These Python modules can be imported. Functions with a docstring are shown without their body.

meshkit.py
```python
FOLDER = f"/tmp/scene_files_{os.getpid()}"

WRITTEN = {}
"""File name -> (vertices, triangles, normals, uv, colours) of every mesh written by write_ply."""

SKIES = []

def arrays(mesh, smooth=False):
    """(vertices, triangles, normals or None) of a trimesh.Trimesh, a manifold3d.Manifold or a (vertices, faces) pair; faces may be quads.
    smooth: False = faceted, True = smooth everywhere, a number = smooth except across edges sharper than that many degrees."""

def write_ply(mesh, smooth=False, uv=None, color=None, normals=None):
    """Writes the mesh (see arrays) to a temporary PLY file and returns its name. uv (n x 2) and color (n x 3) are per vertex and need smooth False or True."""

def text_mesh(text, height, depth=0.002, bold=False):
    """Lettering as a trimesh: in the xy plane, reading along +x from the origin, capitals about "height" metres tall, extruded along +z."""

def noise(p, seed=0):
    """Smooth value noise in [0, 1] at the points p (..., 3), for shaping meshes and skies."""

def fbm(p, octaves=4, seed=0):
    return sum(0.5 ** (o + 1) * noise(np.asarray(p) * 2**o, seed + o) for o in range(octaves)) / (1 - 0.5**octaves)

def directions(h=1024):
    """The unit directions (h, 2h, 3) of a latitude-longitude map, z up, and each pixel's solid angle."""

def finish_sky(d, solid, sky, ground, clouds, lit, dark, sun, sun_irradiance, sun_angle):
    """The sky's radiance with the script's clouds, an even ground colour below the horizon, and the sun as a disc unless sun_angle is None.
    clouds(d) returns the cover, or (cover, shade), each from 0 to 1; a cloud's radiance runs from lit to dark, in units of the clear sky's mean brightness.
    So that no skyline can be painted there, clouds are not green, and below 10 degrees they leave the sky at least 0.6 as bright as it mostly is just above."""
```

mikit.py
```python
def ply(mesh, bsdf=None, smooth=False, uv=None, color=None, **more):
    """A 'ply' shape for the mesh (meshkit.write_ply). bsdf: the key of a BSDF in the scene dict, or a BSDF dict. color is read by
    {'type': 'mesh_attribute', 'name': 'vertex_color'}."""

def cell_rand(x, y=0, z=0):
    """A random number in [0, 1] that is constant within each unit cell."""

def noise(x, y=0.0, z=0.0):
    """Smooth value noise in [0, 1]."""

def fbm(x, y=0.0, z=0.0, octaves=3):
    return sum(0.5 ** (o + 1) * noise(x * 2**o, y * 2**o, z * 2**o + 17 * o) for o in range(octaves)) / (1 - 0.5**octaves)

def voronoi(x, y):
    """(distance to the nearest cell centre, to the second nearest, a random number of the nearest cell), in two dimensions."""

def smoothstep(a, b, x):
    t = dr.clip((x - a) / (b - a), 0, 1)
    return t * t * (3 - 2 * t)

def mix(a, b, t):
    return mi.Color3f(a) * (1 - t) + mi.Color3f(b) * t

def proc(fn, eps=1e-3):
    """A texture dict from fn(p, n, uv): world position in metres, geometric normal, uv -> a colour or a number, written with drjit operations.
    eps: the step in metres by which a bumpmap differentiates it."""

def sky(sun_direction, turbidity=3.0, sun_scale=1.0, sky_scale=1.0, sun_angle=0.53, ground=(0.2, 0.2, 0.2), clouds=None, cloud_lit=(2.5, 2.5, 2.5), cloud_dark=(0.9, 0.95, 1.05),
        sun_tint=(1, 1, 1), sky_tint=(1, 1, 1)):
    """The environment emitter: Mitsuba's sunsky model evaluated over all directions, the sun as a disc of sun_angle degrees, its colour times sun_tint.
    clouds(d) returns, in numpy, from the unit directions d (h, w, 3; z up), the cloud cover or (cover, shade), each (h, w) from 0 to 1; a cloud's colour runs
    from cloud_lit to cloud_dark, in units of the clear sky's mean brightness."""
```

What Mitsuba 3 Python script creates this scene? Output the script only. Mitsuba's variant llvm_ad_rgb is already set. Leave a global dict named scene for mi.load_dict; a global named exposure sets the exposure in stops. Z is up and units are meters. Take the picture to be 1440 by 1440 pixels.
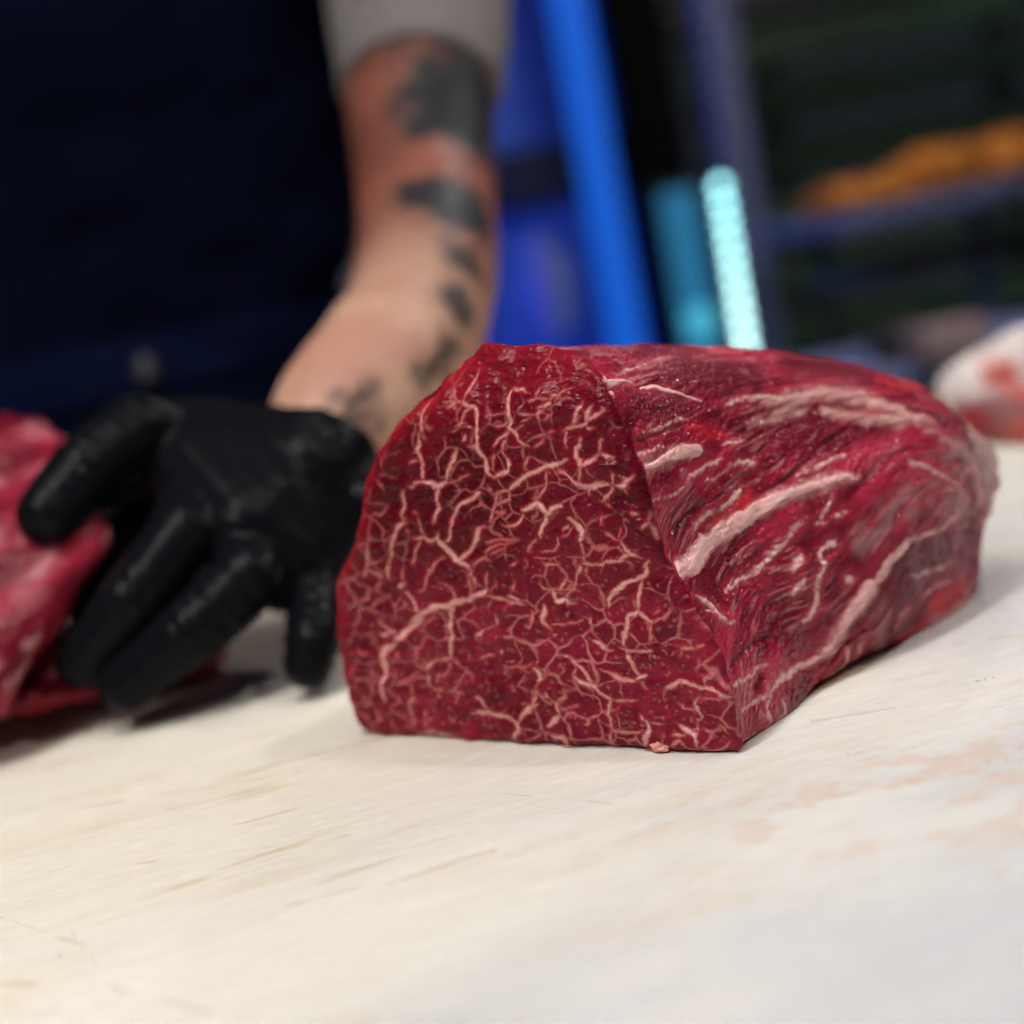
import math
import numpy as np, trimesh, mitsuba as mi, drjit as dr, mikit, meshkit
import manifold3d as m3
from scipy.spatial import cKDTree, Delaunay
from scipy.interpolate import PchipInterpolator, CubicSpline
from mikit import noise, fbm, voronoi, smoothstep, mix, proc
T = mi.ScalarTransform4f

# ------------------------------------------------------------------ camera
PITCH, FOV, ROLL, CAM_Z = math.radians(11), 40.0, math.radians(11), 0.148
FOCAL = 720 / math.tan(math.radians(FOV / 2))
CAM = np.array([0, 0, CAM_Z])
FW = np.array([0, math.cos(PITCH), -math.sin(PITCH)])
RX = np.array([1.0, 0, 0])
UP = np.cross(RX, FW)
exposure = 0.06
scene, labels = {}, {}
up_vec = math.cos(ROLL) * UP + math.sin(ROLL) * RX
scene['camera'] = {'type': 'thinlens', 'fov': FOV, 'fov_axis': 'x', 'near_clip': 0.02, 'far_clip': 30.0,
                   'aperture_radius': 0.0062, 'focus_distance': 0.388,
                   'to_world': T().look_at(origin=CAM.tolist(), target=(CAM + FW).tolist(), up=up_vec.tolist())}
scene['hall_air'] = {'type': 'constant', 'sampling_weight': 0.4, 'radiance': {'type': 'rgb', 'value': [0.012, 0.014, 0.020]}}
LAMPS = [  # name, centre, aimed at, width, depth, radiance, label
    ('ceiling_lamp', (-0.05, 0.36, 1.05), (0.0, 0.38, 0.0), 0.70, 0.40, (3.0, 2.92, 2.8), 'white panel lamp hanging straight above the cutting board'),
    ('ceiling_lamp_001', (-0.32, -0.22, 0.66), (0.0, 0.40, 0.04), 0.42, 0.30, (1.5, 1.48, 1.48), 'white panel lamp hanging behind the viewer, aimed at the cut meat'),
]

SPOTS = [((-0.40, -0.02, 0.78), 430, 'small round spotlight to the left behind the viewer'), ((-0.10, 0.22, 0.86), 170, 'small round spotlight above the middle of the board'), ((-0.26, 0.12, 0.90), 200, 'leftmost of the small round spotlights above the board, nearest the viewer'), ((0.80, 0.74, 0.66), 380, 'small round spotlight far to the right of the board, level with its back edge'), ((0.46, 0.26, 0.88), 240, 'small round spotlight above the right half of the board')]


def ray(px, py):
    dx, dy = np.asarray(px, float) - 720, np.asarray(py, float) - 720
    X = dx * math.cos(ROLL) - dy * math.sin(ROLL)
    Y = -dx * math.sin(ROLL) - dy * math.cos(ROLL)
    return FW + X[..., None] / FOCAL * RX + Y[..., None] / FOCAL * UP


def at(px, py, depth):
    """The point of the place seen at a photo position, at a depth along the view."""
    return CAM + ray(px, py) * np.asarray(depth, float)[..., None] if np.ndim(depth) else CAM + ray(np.float64(px), np.float64(py)) * depth


def on_plane(px, py, p, n):
    d = ray(np.asarray(px, float), np.asarray(py, float))
    return CAM + d * (((np.asarray(p) - CAM) @ n) / (d @ n))[..., None]


def ground(px, py, z=0.0):
    return on_plane(px, py, [0, 0, z], np.array([0, 0, 1.0]))


# ------------------------------------------------------------------ helpers
def numbered(name):
    if not any(k == name or k.startswith(name + '__') for k in scene):
        return name
    i = 1
    while any(k == f'{name}_{i:03d}' or k.startswith(f'{name}_{i:03d}__') for k in scene):
        i += 1
    return f'{name}_{i:03d}'


def obj(name, mesh, bsdf, parent=None, smooth=40, color=None, **more):
    key = numbered((parent + '__' if parent else '') + name)
    scene[key] = mikit.ply(mesh, bsdf, smooth=smooth, color=color, **more)
    return key


def thing(name):
    return numbered(name)


def tag(key, label, category=None, group=None, kind=None):
    d = {'label': label}
    if category: d['category'] = category
    if group: d['group'] = group
    if kind: d['kind'] = kind
    labels[key] = d


def box(center, size, rot=None, bevel=0.0):
    sx, sy, sz = (s / 2 for s in size)
    if bevel > 0:
        b = bevel
        pts = [(x * (sx - b * i), y * (sy - b * j), z * (sz - b * k)) for x in (-1, 1) for y in (-1, 1) for z in (-1, 1)
               for i, j, k in ((0, 1, 1), (1, 0, 1), (1, 1, 0))]
        m = trimesh.convex.convex_hull(np.array(pts))
    else:
        m = trimesh.creation.box(size)
    if rot is not None:
        m.apply_transform(trimesh.transformations.rotation_matrix(rot, [0, 0, 1]))
    m.apply_translation(center)
    return m


def chain(points, radii, seg=20):
    """A tapered limb: hulls of the spheres at neighbouring joints."""
    s = [m3.Manifold.sphere(float(r), seg).translate([float(v) for v in p]) for p, r in zip(points, radii)]
    return [m3.Manifold.batch_hull([a, b]) for a, b in zip(s[:-1], s[1:])]


def skinned(pieces, length, rounds):
    m = m3.Manifold.batch_boolean(pieces, m3.OpType.Add).refine_to_length(length)
    g = m.to_mesh()
    t = trimesh.Trimesh(g.vert_properties[:, :3], g.tri_verts, process=True)
    trimesh.smoothing.filter_taubin(t, lamb=0.55, nu=0.5, iterations=rounds)
    return t


def vnormals(mesh):
    return meshkit.arrays(mesh, True)[2]


def fb(p, freq, octaves=3, seed=0):
    return meshkit.fbm(np.asarray(p) * freq, octaves, seed) - 0.5


def ss(a, b, x):
    t = np.clip((x - a) / (b - a), 0, 1)
    return t * t * (3 - 2 * t)


def spline(pts, n):
    p = np.asarray(pts, float)
    d = np.r_[0, np.cumsum(np.linalg.norm(np.diff(p[:, :2], axis=0), axis=1) + 1e-9)]
    u = np.linspace(0, d[-1], n)
    return np.stack([PchipInterpolator(d, p[:, k])(u) for k in range(p.shape[1])], 1)


def lerp(a, b, t):
    return np.asarray(a) * (1 - t[:, None]) + np.asarray(b) * t[:, None]


# ------------------------------------------------------------------ materials
VC = {'type': 'mesh_attribute', 'name': 'vertex_color'}


def principled(rgb, rough, **k):
    c = rgb if isinstance(rgb, dict) else {'type': 'rgb', 'value': list(rgb)}
    return {'type': 'principled', 'base_color': c, 'roughness': rough, **k}


def bumped(bsdf, fn, scale, eps=1e-4):
    return {'type': 'twosided', 'b': {'type': 'bumpmap', 'arbitrary': proc(fn, eps), 'scale': scale, 'bsdf': bsdf}}


def two(bsdf):
    return {'type': 'twosided', 'b': bsdf}


def grain_cut(p, n, uv):
    return 0.7 * noise(p.x * 520, p.y * 520, p.z * 1350) + 0.3 * noise(p.x * 1300, p.y * 1300, p.z * 1900)


def grain_side(p, n, uv):
    a = (p.x * 0.727 + p.y * 0.687)
    return 0.65 * noise(p.x * 850, p.y * 850, p.z * 850) + 0.35 * noise(a * 380 + p.z * 380, (p.x - p.y) * 1100, p.z * 1250 - a * 700)


scene['cut_meat'] = bumped(principled(VC, 0.24, specular=0.13), grain_cut, 0.00034)
scene['side_meat'] = bumped(principled(VC, 0.17, specular=0.26), grain_side, 0.00060)
scene['fat'] = bumped(principled(VC, 0.28, specular=0.26), grain_cut, 0.00030)


def board_color(p, n, uv):
    # worn white plastic with tan soaked-in stains, knife scores and a wash of pink meat juice
    x, y = p.x, p.y
    u = x * 0.97 + y * 0.22
    v = -x * 0.22 + y * 0.97
    base = mix((0.69, 0.63, 0.53), (0.535, 0.53, 0.54), smoothstep(-0.14, 0.10, x + 0.75 * (0.33 - y) + 0.10 * (fbm(x * 9, y * 9) - 0.5)))  # light fall-off painted into the base: greyer and darker towards the near right
    base = mix(base, (0.71, 0.665, 0.59), smoothstep(0.35, 0.75, fbm(u * 8, v * 24, 3.0)) * 0.7)
    st = smoothstep(0.56, 0.80, fbm(u * 14 + 7, v * 75 + 3, 1.0, octaves=5))
    base = mix(base, (0.58, 0.46, 0.30), st * 0.27)
    st2 = smoothstep(0.66, 0.82, fbm(u * 24 + 1, v * 190 + 5, 8.0, octaves=3)) * smoothstep(0.45, 0.65, fbm(x * 14, y * 14, 5.0))
    base = mix(base, (0.50, 0.37, 0.20), st2 * 0.5)
    pink = smoothstep(0.46, 0.70, fbm(x * 95 + 9, y * 130, 2.0, octaves=4)) * smoothstep(0.085, 0.012, dr.sqrt(dr.square((x - 0.088) * 0.8) + dr.square((y - 0.315) * 1.6)))
    base = mix(base, (0.56, 0.39, 0.29), pink * 0.62)
    base = base * (0.975 + 0.05 * noise(u * 420, v * 1900, 2.0)) * (0.965 + 0.07 * noise(u * 140, v * 700, 6.0))
    cuts = mi.Float(0)
    for (x0, y0, x1, y1, w) in CUTS:
        dx, dy = x1 - x0, y1 - y0
        L2 = dx * dx + dy * dy
        t = dr.clip(((x - x0) * dx + (y - y0) * dy) / L2, 0, 1)
        wob = 0.0016 * (noise(x * 120 + y0 * 991, y * 120) - 0.5)
        d = dr.abs((x - x0) * dy - (y - y0) * dx) / math.sqrt(L2) + wob
        d = dr.select((t > 0) & (t < 1), dr.abs(d), 1.0)
        cuts = dr.maximum(cuts, smoothstep(w * 1.6, w * 0.2, d) * smoothstep(0.30, 0.62, noise(x * 160 + x0 * 77, y * 160, 4.0)))
    base = mix(base, (0.52, 0.43, 0.30), cuts * 0.55)
    spots = smoothstep(0.028, 0.012, voronoi(x * 26 + 0.4 * noise(x * 400, y * 400), y * 26)[0])
    return mix(base, (0.25, 0.18, 0.12), spots * 0.7 * smoothstep(0.55, 0.6, noise(x * 7, y * 7, 9.0)))


def board_relief(p, n, uv):
    u = p.x * 0.97 + p.y * 0.22
    v = -p.x * 0.22 + p.y * 0.97
    return 0.5 * noise(u * 420, v * 1300) + 0.3 * noise(u * 1500, v * 2600, 5.0) + 0.5 * noise(u * 110, v * 420, 2.0)


rng = np.random.default_rng(11)
CUTS = [(*g0, *g1, w) for g0, g1, w in [
    (ground(190, 1215)[:2], ground(390, 1190)[:2], 0.0004), (ground(540, 1245)[:2], ground(640, 1213)[:2], 0.0009), (ground(400, 1275)[:2], ground(700, 1195)[:2], 0.0007),
    (ground(0, 1290)[:2], ground(120, 1330)[:2], 0.0007), (ground(100, 1310)[:2], ground(170, 1400)[:2], 0.0005), (ground(0, 1383)[:2], ground(170, 1390)[:2], 0.0011), (ground(160, 1390)[:2], ground(300, 1425)[:2], 0.0011),
    (ground(60, 1145)[:2], ground(420, 1085)[:2], 0.0011), (ground(230, 1140)[:2], ground(390, 1105)[:2], 0.0006), (ground(1140, 1015)[:2], ground(1260, 995)[:2], 0.0010), (ground(1230, 990)[:2], ground(1330, 960)[:2], 0.0006),
    (ground(1190, 1075)[:2], ground(1290, 1050)[:2], 0.0006), (ground(1340, 905)[:2], ground(1440, 893)[:2], 0.0016), (ground(1390, 885)[:2], ground(1450, 880)[:2], 0.0010), (ground(960, 1120)[:2], ground(1070, 1092)[:2], 0.0007),
    (ground(390, 1195)[:2], ground(560, 1160)[:2], 0.0005), (ground(700, 1115)[:2], ground(860, 1130)[:2], 0.0004), (ground(1350, 985)[:2], ground(1440, 1000)[:2], 0.0005)]]
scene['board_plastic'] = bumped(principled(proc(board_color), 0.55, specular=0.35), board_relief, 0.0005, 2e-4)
scene['skin'] = two(principled(VC, 0.5, specular=0.4))
scene['glove_rubber'] = bumped(principled((0.0048, 0.0052, 0.0072), 0.30, specular=0.075), lambda p, n, uv: fbm(p.x * 200, p.y * 200, p.z * 200), 0.00022, 3e-4)
scene['apron_cloth'] = two({'type': 'diffuse', 'reflectance': proc(lambda p, n, uv: mix((0.0022, 0.003, 0.009), (0.0045, 0.006, 0.019), fbm(p.x * 9, p.y * 9, p.z * 14)))})
scene['apron_tie_cloth'] = two({'type': 'diffuse', 'reflectance': {'type': 'rgb', 'value': [0.006, 0.009, 0.034]}})
scene['shirt_cloth'] = two(principled((0.21, 0.19, 0.185), 0.9, specular=0.1))
scene['dark_metal'] = two(principled((0.02, 0.02, 0.022), 0.5))
scene['buckle_metal'] = two(principled((0.05, 0.05, 0.055), 0.5))
scene['steel'] = two(principled((0.30, 0.30, 0.32), 0.4, metallic=0.8))
scene['lamp_housing'] = two(principled((0.6, 0.6, 0.6), 0.5))


def scuffed(c, amount=0.4, f=6.0):
    c = np.array(c)
    return two(principled(proc(lambda p, n, uv: mix((c * (1 - amount)).tolist(), (c * (1 + amount)).tolist(), fbm(p.x * f, p.y * f, p.z * f * 0.5))), 0.55))


scene['blue_lit_panel'] = scuffed((0.10, 0.24, 0.60), 0.95, 5.0)  # blue light on the sheet is put into its colour, blotches included
scene['post_paint'] = scuffed((0.16, 0.19, 0.36))
scene['green_paint'] = scuffed((0.060, 0.120, 0.062), 0.7, 9.0)
scene['shelf_paint'] = scuffed((0.17, 0.20, 0.38))
scene['orange_cloth'] = scuffed((0.78, 0.27, 0.04), 0.6, 22.0)
scene['pinkish_card'] = scuffed((0.36, 0.25, 0.25))
scene['pale_cloth'] = scuffed((0.5, 0.5, 0.58))
scene['floor_concrete'] = scuffed((0.10, 0.10, 0.11), 0.3, 3.0)

# ------------------------------------------------------------------ the setting
bd = box((-0.05, 0.30, -0.0125), (1.30, 1.00, 0.025), bevel=0.004)
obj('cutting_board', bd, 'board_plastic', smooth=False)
tag('cutting_board', 'large worn white cutting board with tan stains and knife marks under all the meat', 'cutting board')
obj('counter', box((-0.05, 0.28, -0.051), (1.9, 1.06, 0.05), bevel=0.004), 'steel', smooth=False)
tag('counter', 'steel counter carrying the cutting board', kind='structure')
obj('floor', box((0.5, 2.0, -0.975), (8, 8, 0.05)), 'floor_concrete', smooth=False)
tag('floor', 'dark concrete floor behind the counter', kind='structure')
for name, c, aim, w, d, rad, label in LAMPS:
    t = thing(name)
    tf = T().look_at(origin=list(c), target=list(aim), up=[0, 1, 0.01])
    M = np.array(tf.matrix)
    fr = trimesh.util.concatenate([box((0, 0, -0.02), (w + 0.06, d + 0.06, 0.02))] + [box((sx * (w / 2 + 0.02), 0, 0.0), (0.02, d + 0.06, 0.03)) for sx in (-1, 1)]
                                  + [box((0, sy * (d / 2 + 0.02), 0.0), (w + 0.02, 0.02, 0.03)) for sy in (-1, 1)])
    fr.apply_transform(M)
    obj('housing', fr, 'lamp_housing', t, smooth=False)
    pl = trimesh.Trimesh(np.array([[-w / 2, -d / 2, 0], [w / 2, -d / 2, 0], [w / 2, d / 2, 0], [-w / 2, d / 2, 0]]), [[0, 1, 2], [0, 2, 3]], process=False)
    pl.apply_transform(M)
    obj('diffuser', pl, 'lamp_housing', t, smooth=False, emitter={'type': 'area', 'sampling_weight': 1.5, 'radiance': {'type': 'rgb', 'value': list(rad)}})
    tag(t, label, 'lamp')

for c, power, label in SPOTS:
    t = thing('ceiling_spot')
    can = trimesh.creation.revolve(np.array([(0.030, 0.0), (0.036, 0.0), (0.044, 0.03), (0.044, 0.09), (0.0, 0.10), (0.0, 0.012), (0.030, 0.012)]), sections=40)
    can.apply_translation(c)
    obj('housing', can, 'dark_metal', t, smooth=30)
    dk_ = trimesh.creation.cylinder(radius=0.0285, height=0.006, sections=40)
    dk_.apply_translation((c[0], c[1], c[2] + 0.006))
    obj('bulb', dk_, 'dark_metal', t, smooth=30, emitter={'type': 'area', 'sampling_weight': 1.5, 'radiance': {'type': 'rgb', 'value': [power, power * 0.98, power * 0.95]}})
    tag(t, label, 'lamp')

# ------------------------------------------------------------------ the beef roast on the board
CORNER, LEFT, REAR = ground(1040, 1062), ground(505, 1035), ground(1360, 850)
E1 = (LEFT - CORNER) / np.linalg.norm(LEFT - CORNER)          # along the cut face, to the left
EZ = np.array([0, 0, 1.0])
NF = np.cross(E1, EZ); NF = NF if NF[1] < 0 else -NF            # out of the cut face
AX = (REAR - CORNER) / np.linalg.norm(REAR - CORNER)           # along the roast, away


def on_face(px, py):
    P = on_plane(px, py, CORNER, NF) - CORNER
    return np.stack([P @ E1, P[..., 2]], -1)


# outline of the cut face, between the landmarks r0 r1 r2 r3 r4 t1 t2 l1 l2 l3 l4
OUT = [[(1022, 1063), (1033, 1058), (1038, 1046), (1034, 1020), (1026, 975), (1016, 935), (1000, 902)], [(1000, 902), (975, 862), (952, 826), (930, 790)], [(930, 790), (922, 760), (913, 725), (911, 700), (900, 662), (886, 640)],
       [(886, 640), (872, 600), (852, 562), (834, 538), (815, 519), (797, 507)], [(797, 507), (770, 500), (735, 497), (700, 495)], [(700, 495), (672, 492), (655, 491), (641, 499), (636, 507)],
       [(636, 507), (626, 514), (619, 530), (606, 540), (597, 556), (585, 565), (577, 568), (566, 583)], [(566, 583), (550, 605), (530, 632), (517, 660), (508, 690)],
       [(508, 690), (506, 720), (501, 752), (491, 776), (475, 800), (464, 835)], [(464, 835), (467, 870), (473, 915), (482, 955), (492, 1000), (508, 1035)]]
COUNT = [110, 95, 100, 95, 70, 60, 60, 60, 60, 60, 150]
SECT = [  # distance along the roast: (s, z) of the eleven landmarks
    (0.03, [(.0035, 0), (.009, .033), (.0165, .058), (.022, .085), (.036, .102), (.05, .110), (.0737, .114), (.094, .1015), (.117, .08), (.134, .047), (.136, 0)]),
    (0.06, [(.0095, .0010), (.0020, .022), (.008, .055), (.021, .080), (.031, .098), (.045, .105), (.060, .108), (.09, .099), (.113, .078), (.132, .045), (.134, 0)]),
    (0.09, [(.0035, 0), (-.0075, .030), (-.003, .058), (.013, .077), (.026, .0915), (.036, .0985), (.055, .100), (.085, .093), (.108, .074), (.126, .044), (.128, 0)]),
    (0.12, [(.000, 0), (-.0055, .028), (-.008, .050), (-.003, .069), (.012, .081), (.025, .087), (.05, .088), (.08, .083), (.10, .068), (.115, .04), (.115, 0)]),
    (0.145, [(.003, 0), (.000, .018), (-.003, .035), (-.001, .056), (.007, .068), (.02, .076), (.042, .078), (.07, .074), (.088, .06), (.10, .035), (.10, 0)]),
    (0.158, [(.010, 0), (.007, .016), (.006, .035), (.008, .053), (.016, .062), (.028, .069), (.044, .070), (.066, .066), (.081, .054), (.09, .033), (.088, .003)]),
    (0.166, [(.026, .004), (.022, .020), (.022, .035), (.026, .046), (.032, .052), (.039, .056), (.047, .057), (.060, .054), (.069, .046), (.073, .032), (.07, .012)]),
    (0.168, [(.044, .030), (.043, .032), (.043, .035), (.044, .037), (.045, .039), (.047, .040), (.048, .040), (.050, .039), (.052, .037), (.053, .034), (.052, .030)])]


def front_outline():
    parts = []
    for seg, n in zip(OUT, COUNT[:-1]):
        q = on_face(np.array([p[0] for p in seg]), np.array([p[1] for p in seg]))
        parts.append(spline(q, n + 1)[:-1])
    l4 = on_face(np.array([508.0]), np.array([1035.0]))[0]
    r0 = on_face(np.array([1022.0]), np.array([1063.0]))[0]
    parts.append(np.linspace(l4, r0, COUNT[-1] + 1)[:-1])
    q = np.concatenate(parts)
    p3 = np.c_[q, q[:, :1] * 0]
    q = q + np.stack([fb(p3, 130, 3, 21), fb(p3, 130, 3, 22)], 1) * 0.0022
    q[:, 1] = np.maximum(q[:, 1], 0.0004)
    return q


def rim_shift(p):
    """How far the cut leans back from its plane: rolled over at the top, uneven all round."""
    p3 = np.c_[p, p[:, :1] * 0]
    return ss(0.088, 0.119, p[:, 1]) ** 2 * 0.0095 + 0.0036 * fb(p3, 60, 3, 23) + 0.0020 * fb(p3, 210, 3, 24)


def section_outline(lm):
    p = np.array(lm + [lm[0]], float)
    k = np.r_[0, np.cumsum(COUNT)].astype(float)
    top = CubicSpline(k[:-1], p[:-1])(np.arange(0, k[-2]))
    bot = np.linspace(p[-2], p[-1], COUNT[-1] + 1)[:-1]
    q = np.concatenate([top, bot])
    q[:, 1] = np.maximum(q[:, 1], 0.0004)
    return q


FRONT = front_outline()
NR = len(FRONT)
lm0 = [FRONT[int(i)].tolist() for i in np.r_[0, np.cumsum(COUNT[:-1])]]
rings = np.stack([FRONT] + [section_outline(lm) for _, lm in SECT])
Ls = np.array([0.0] + [l for l, _ in SECT])
smooth0 = section_outline(lm0)
LL = np.concatenate([np.linspace(0, 0.006, 14)[:-1], np.linspace(0.006, 0.15, 340)[:-1], np.linspace(0.15, 0.168, 60)])
body = PchipInterpolator(Ls, np.concatenate([smooth0[None], rings[1:]]))(LL)
fade = np.exp(-LL / 0.012)
body = body + fade[:, None, None] * (FRONT - smooth0)[None]
EDGE = 0.0022                                                   # how far the rim of the cut rolls back
Lq = np.maximum(LL, 0)[:, None]
V = CORNER + body[..., 0, None] * E1 + body[..., 1, None] * EZ + (Lq[..., None] * AX) - (EDGE + rim_shift(FRONT))[None, :, None] * NF * np.exp(-LL / 0.010)[:, None, None]
nl = len(LL)
ii, jj = np.meshgrid(np.arange(nl - 1), np.arange(NR), indexing='ij')
q = np.stack([ii * NR + jj, ii * NR + (jj + 1) % NR, (ii + 1) * NR + (jj + 1) % NR, (ii + 1) * NR + jj], -1).reshape(-1, 4)
BF = np.vstack([q[:, [0, 1, 2]], q[:, [0, 2, 3]]])
BV = V.reshape(-1, 3)
last = np.arange(NR) + (nl - 1) * NR
BV = np.vstack([BV, V[-1].mean(0)])
BF = np.vstack([BF, np.stack([last, np.roll(last, -1), np.full(NR, len(BV) - 1)], 1)])
bn = vnormals((BV, BF))
if ((BV[5 * NR + 200] - BV.mean(0)) @ bn[5 * NR + 200]) < 0:
    BF = BF[:, ::-1]
    bn = -bn

# side features, drawn on the photo and laid onto the surface
proj_v = BV - CAM
pz = proj_v @ FW
pX, pY = proj_v @ RX / pz * FOCAL, proj_v @ UP / pz * FOCAL
pix = np.stack([720 + pX * math.cos(ROLL) - pY * math.sin(ROLL), 720 - pX * math.sin(ROLL) - pY * math.cos(ROLL)], 1)
facing = np.nonzero((np.einsum('ij,ij->i', bn, -proj_v) > 0) & (np.arange(len(BV)) >= 4 * NR))[0]
pix_tree = cKDTree(pix[facing])


def on_side(px):
    """Body vertex under each photo position (the nearest one of the surface that is seen)."""
    px = np.asarray(px, float)
    d, i = pix_tree.query(px, k=6)
    c = facing[i]
    return c[np.arange(len(px)), np.argmin(pz[c] + d * 0.0002, axis=1)]


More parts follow.
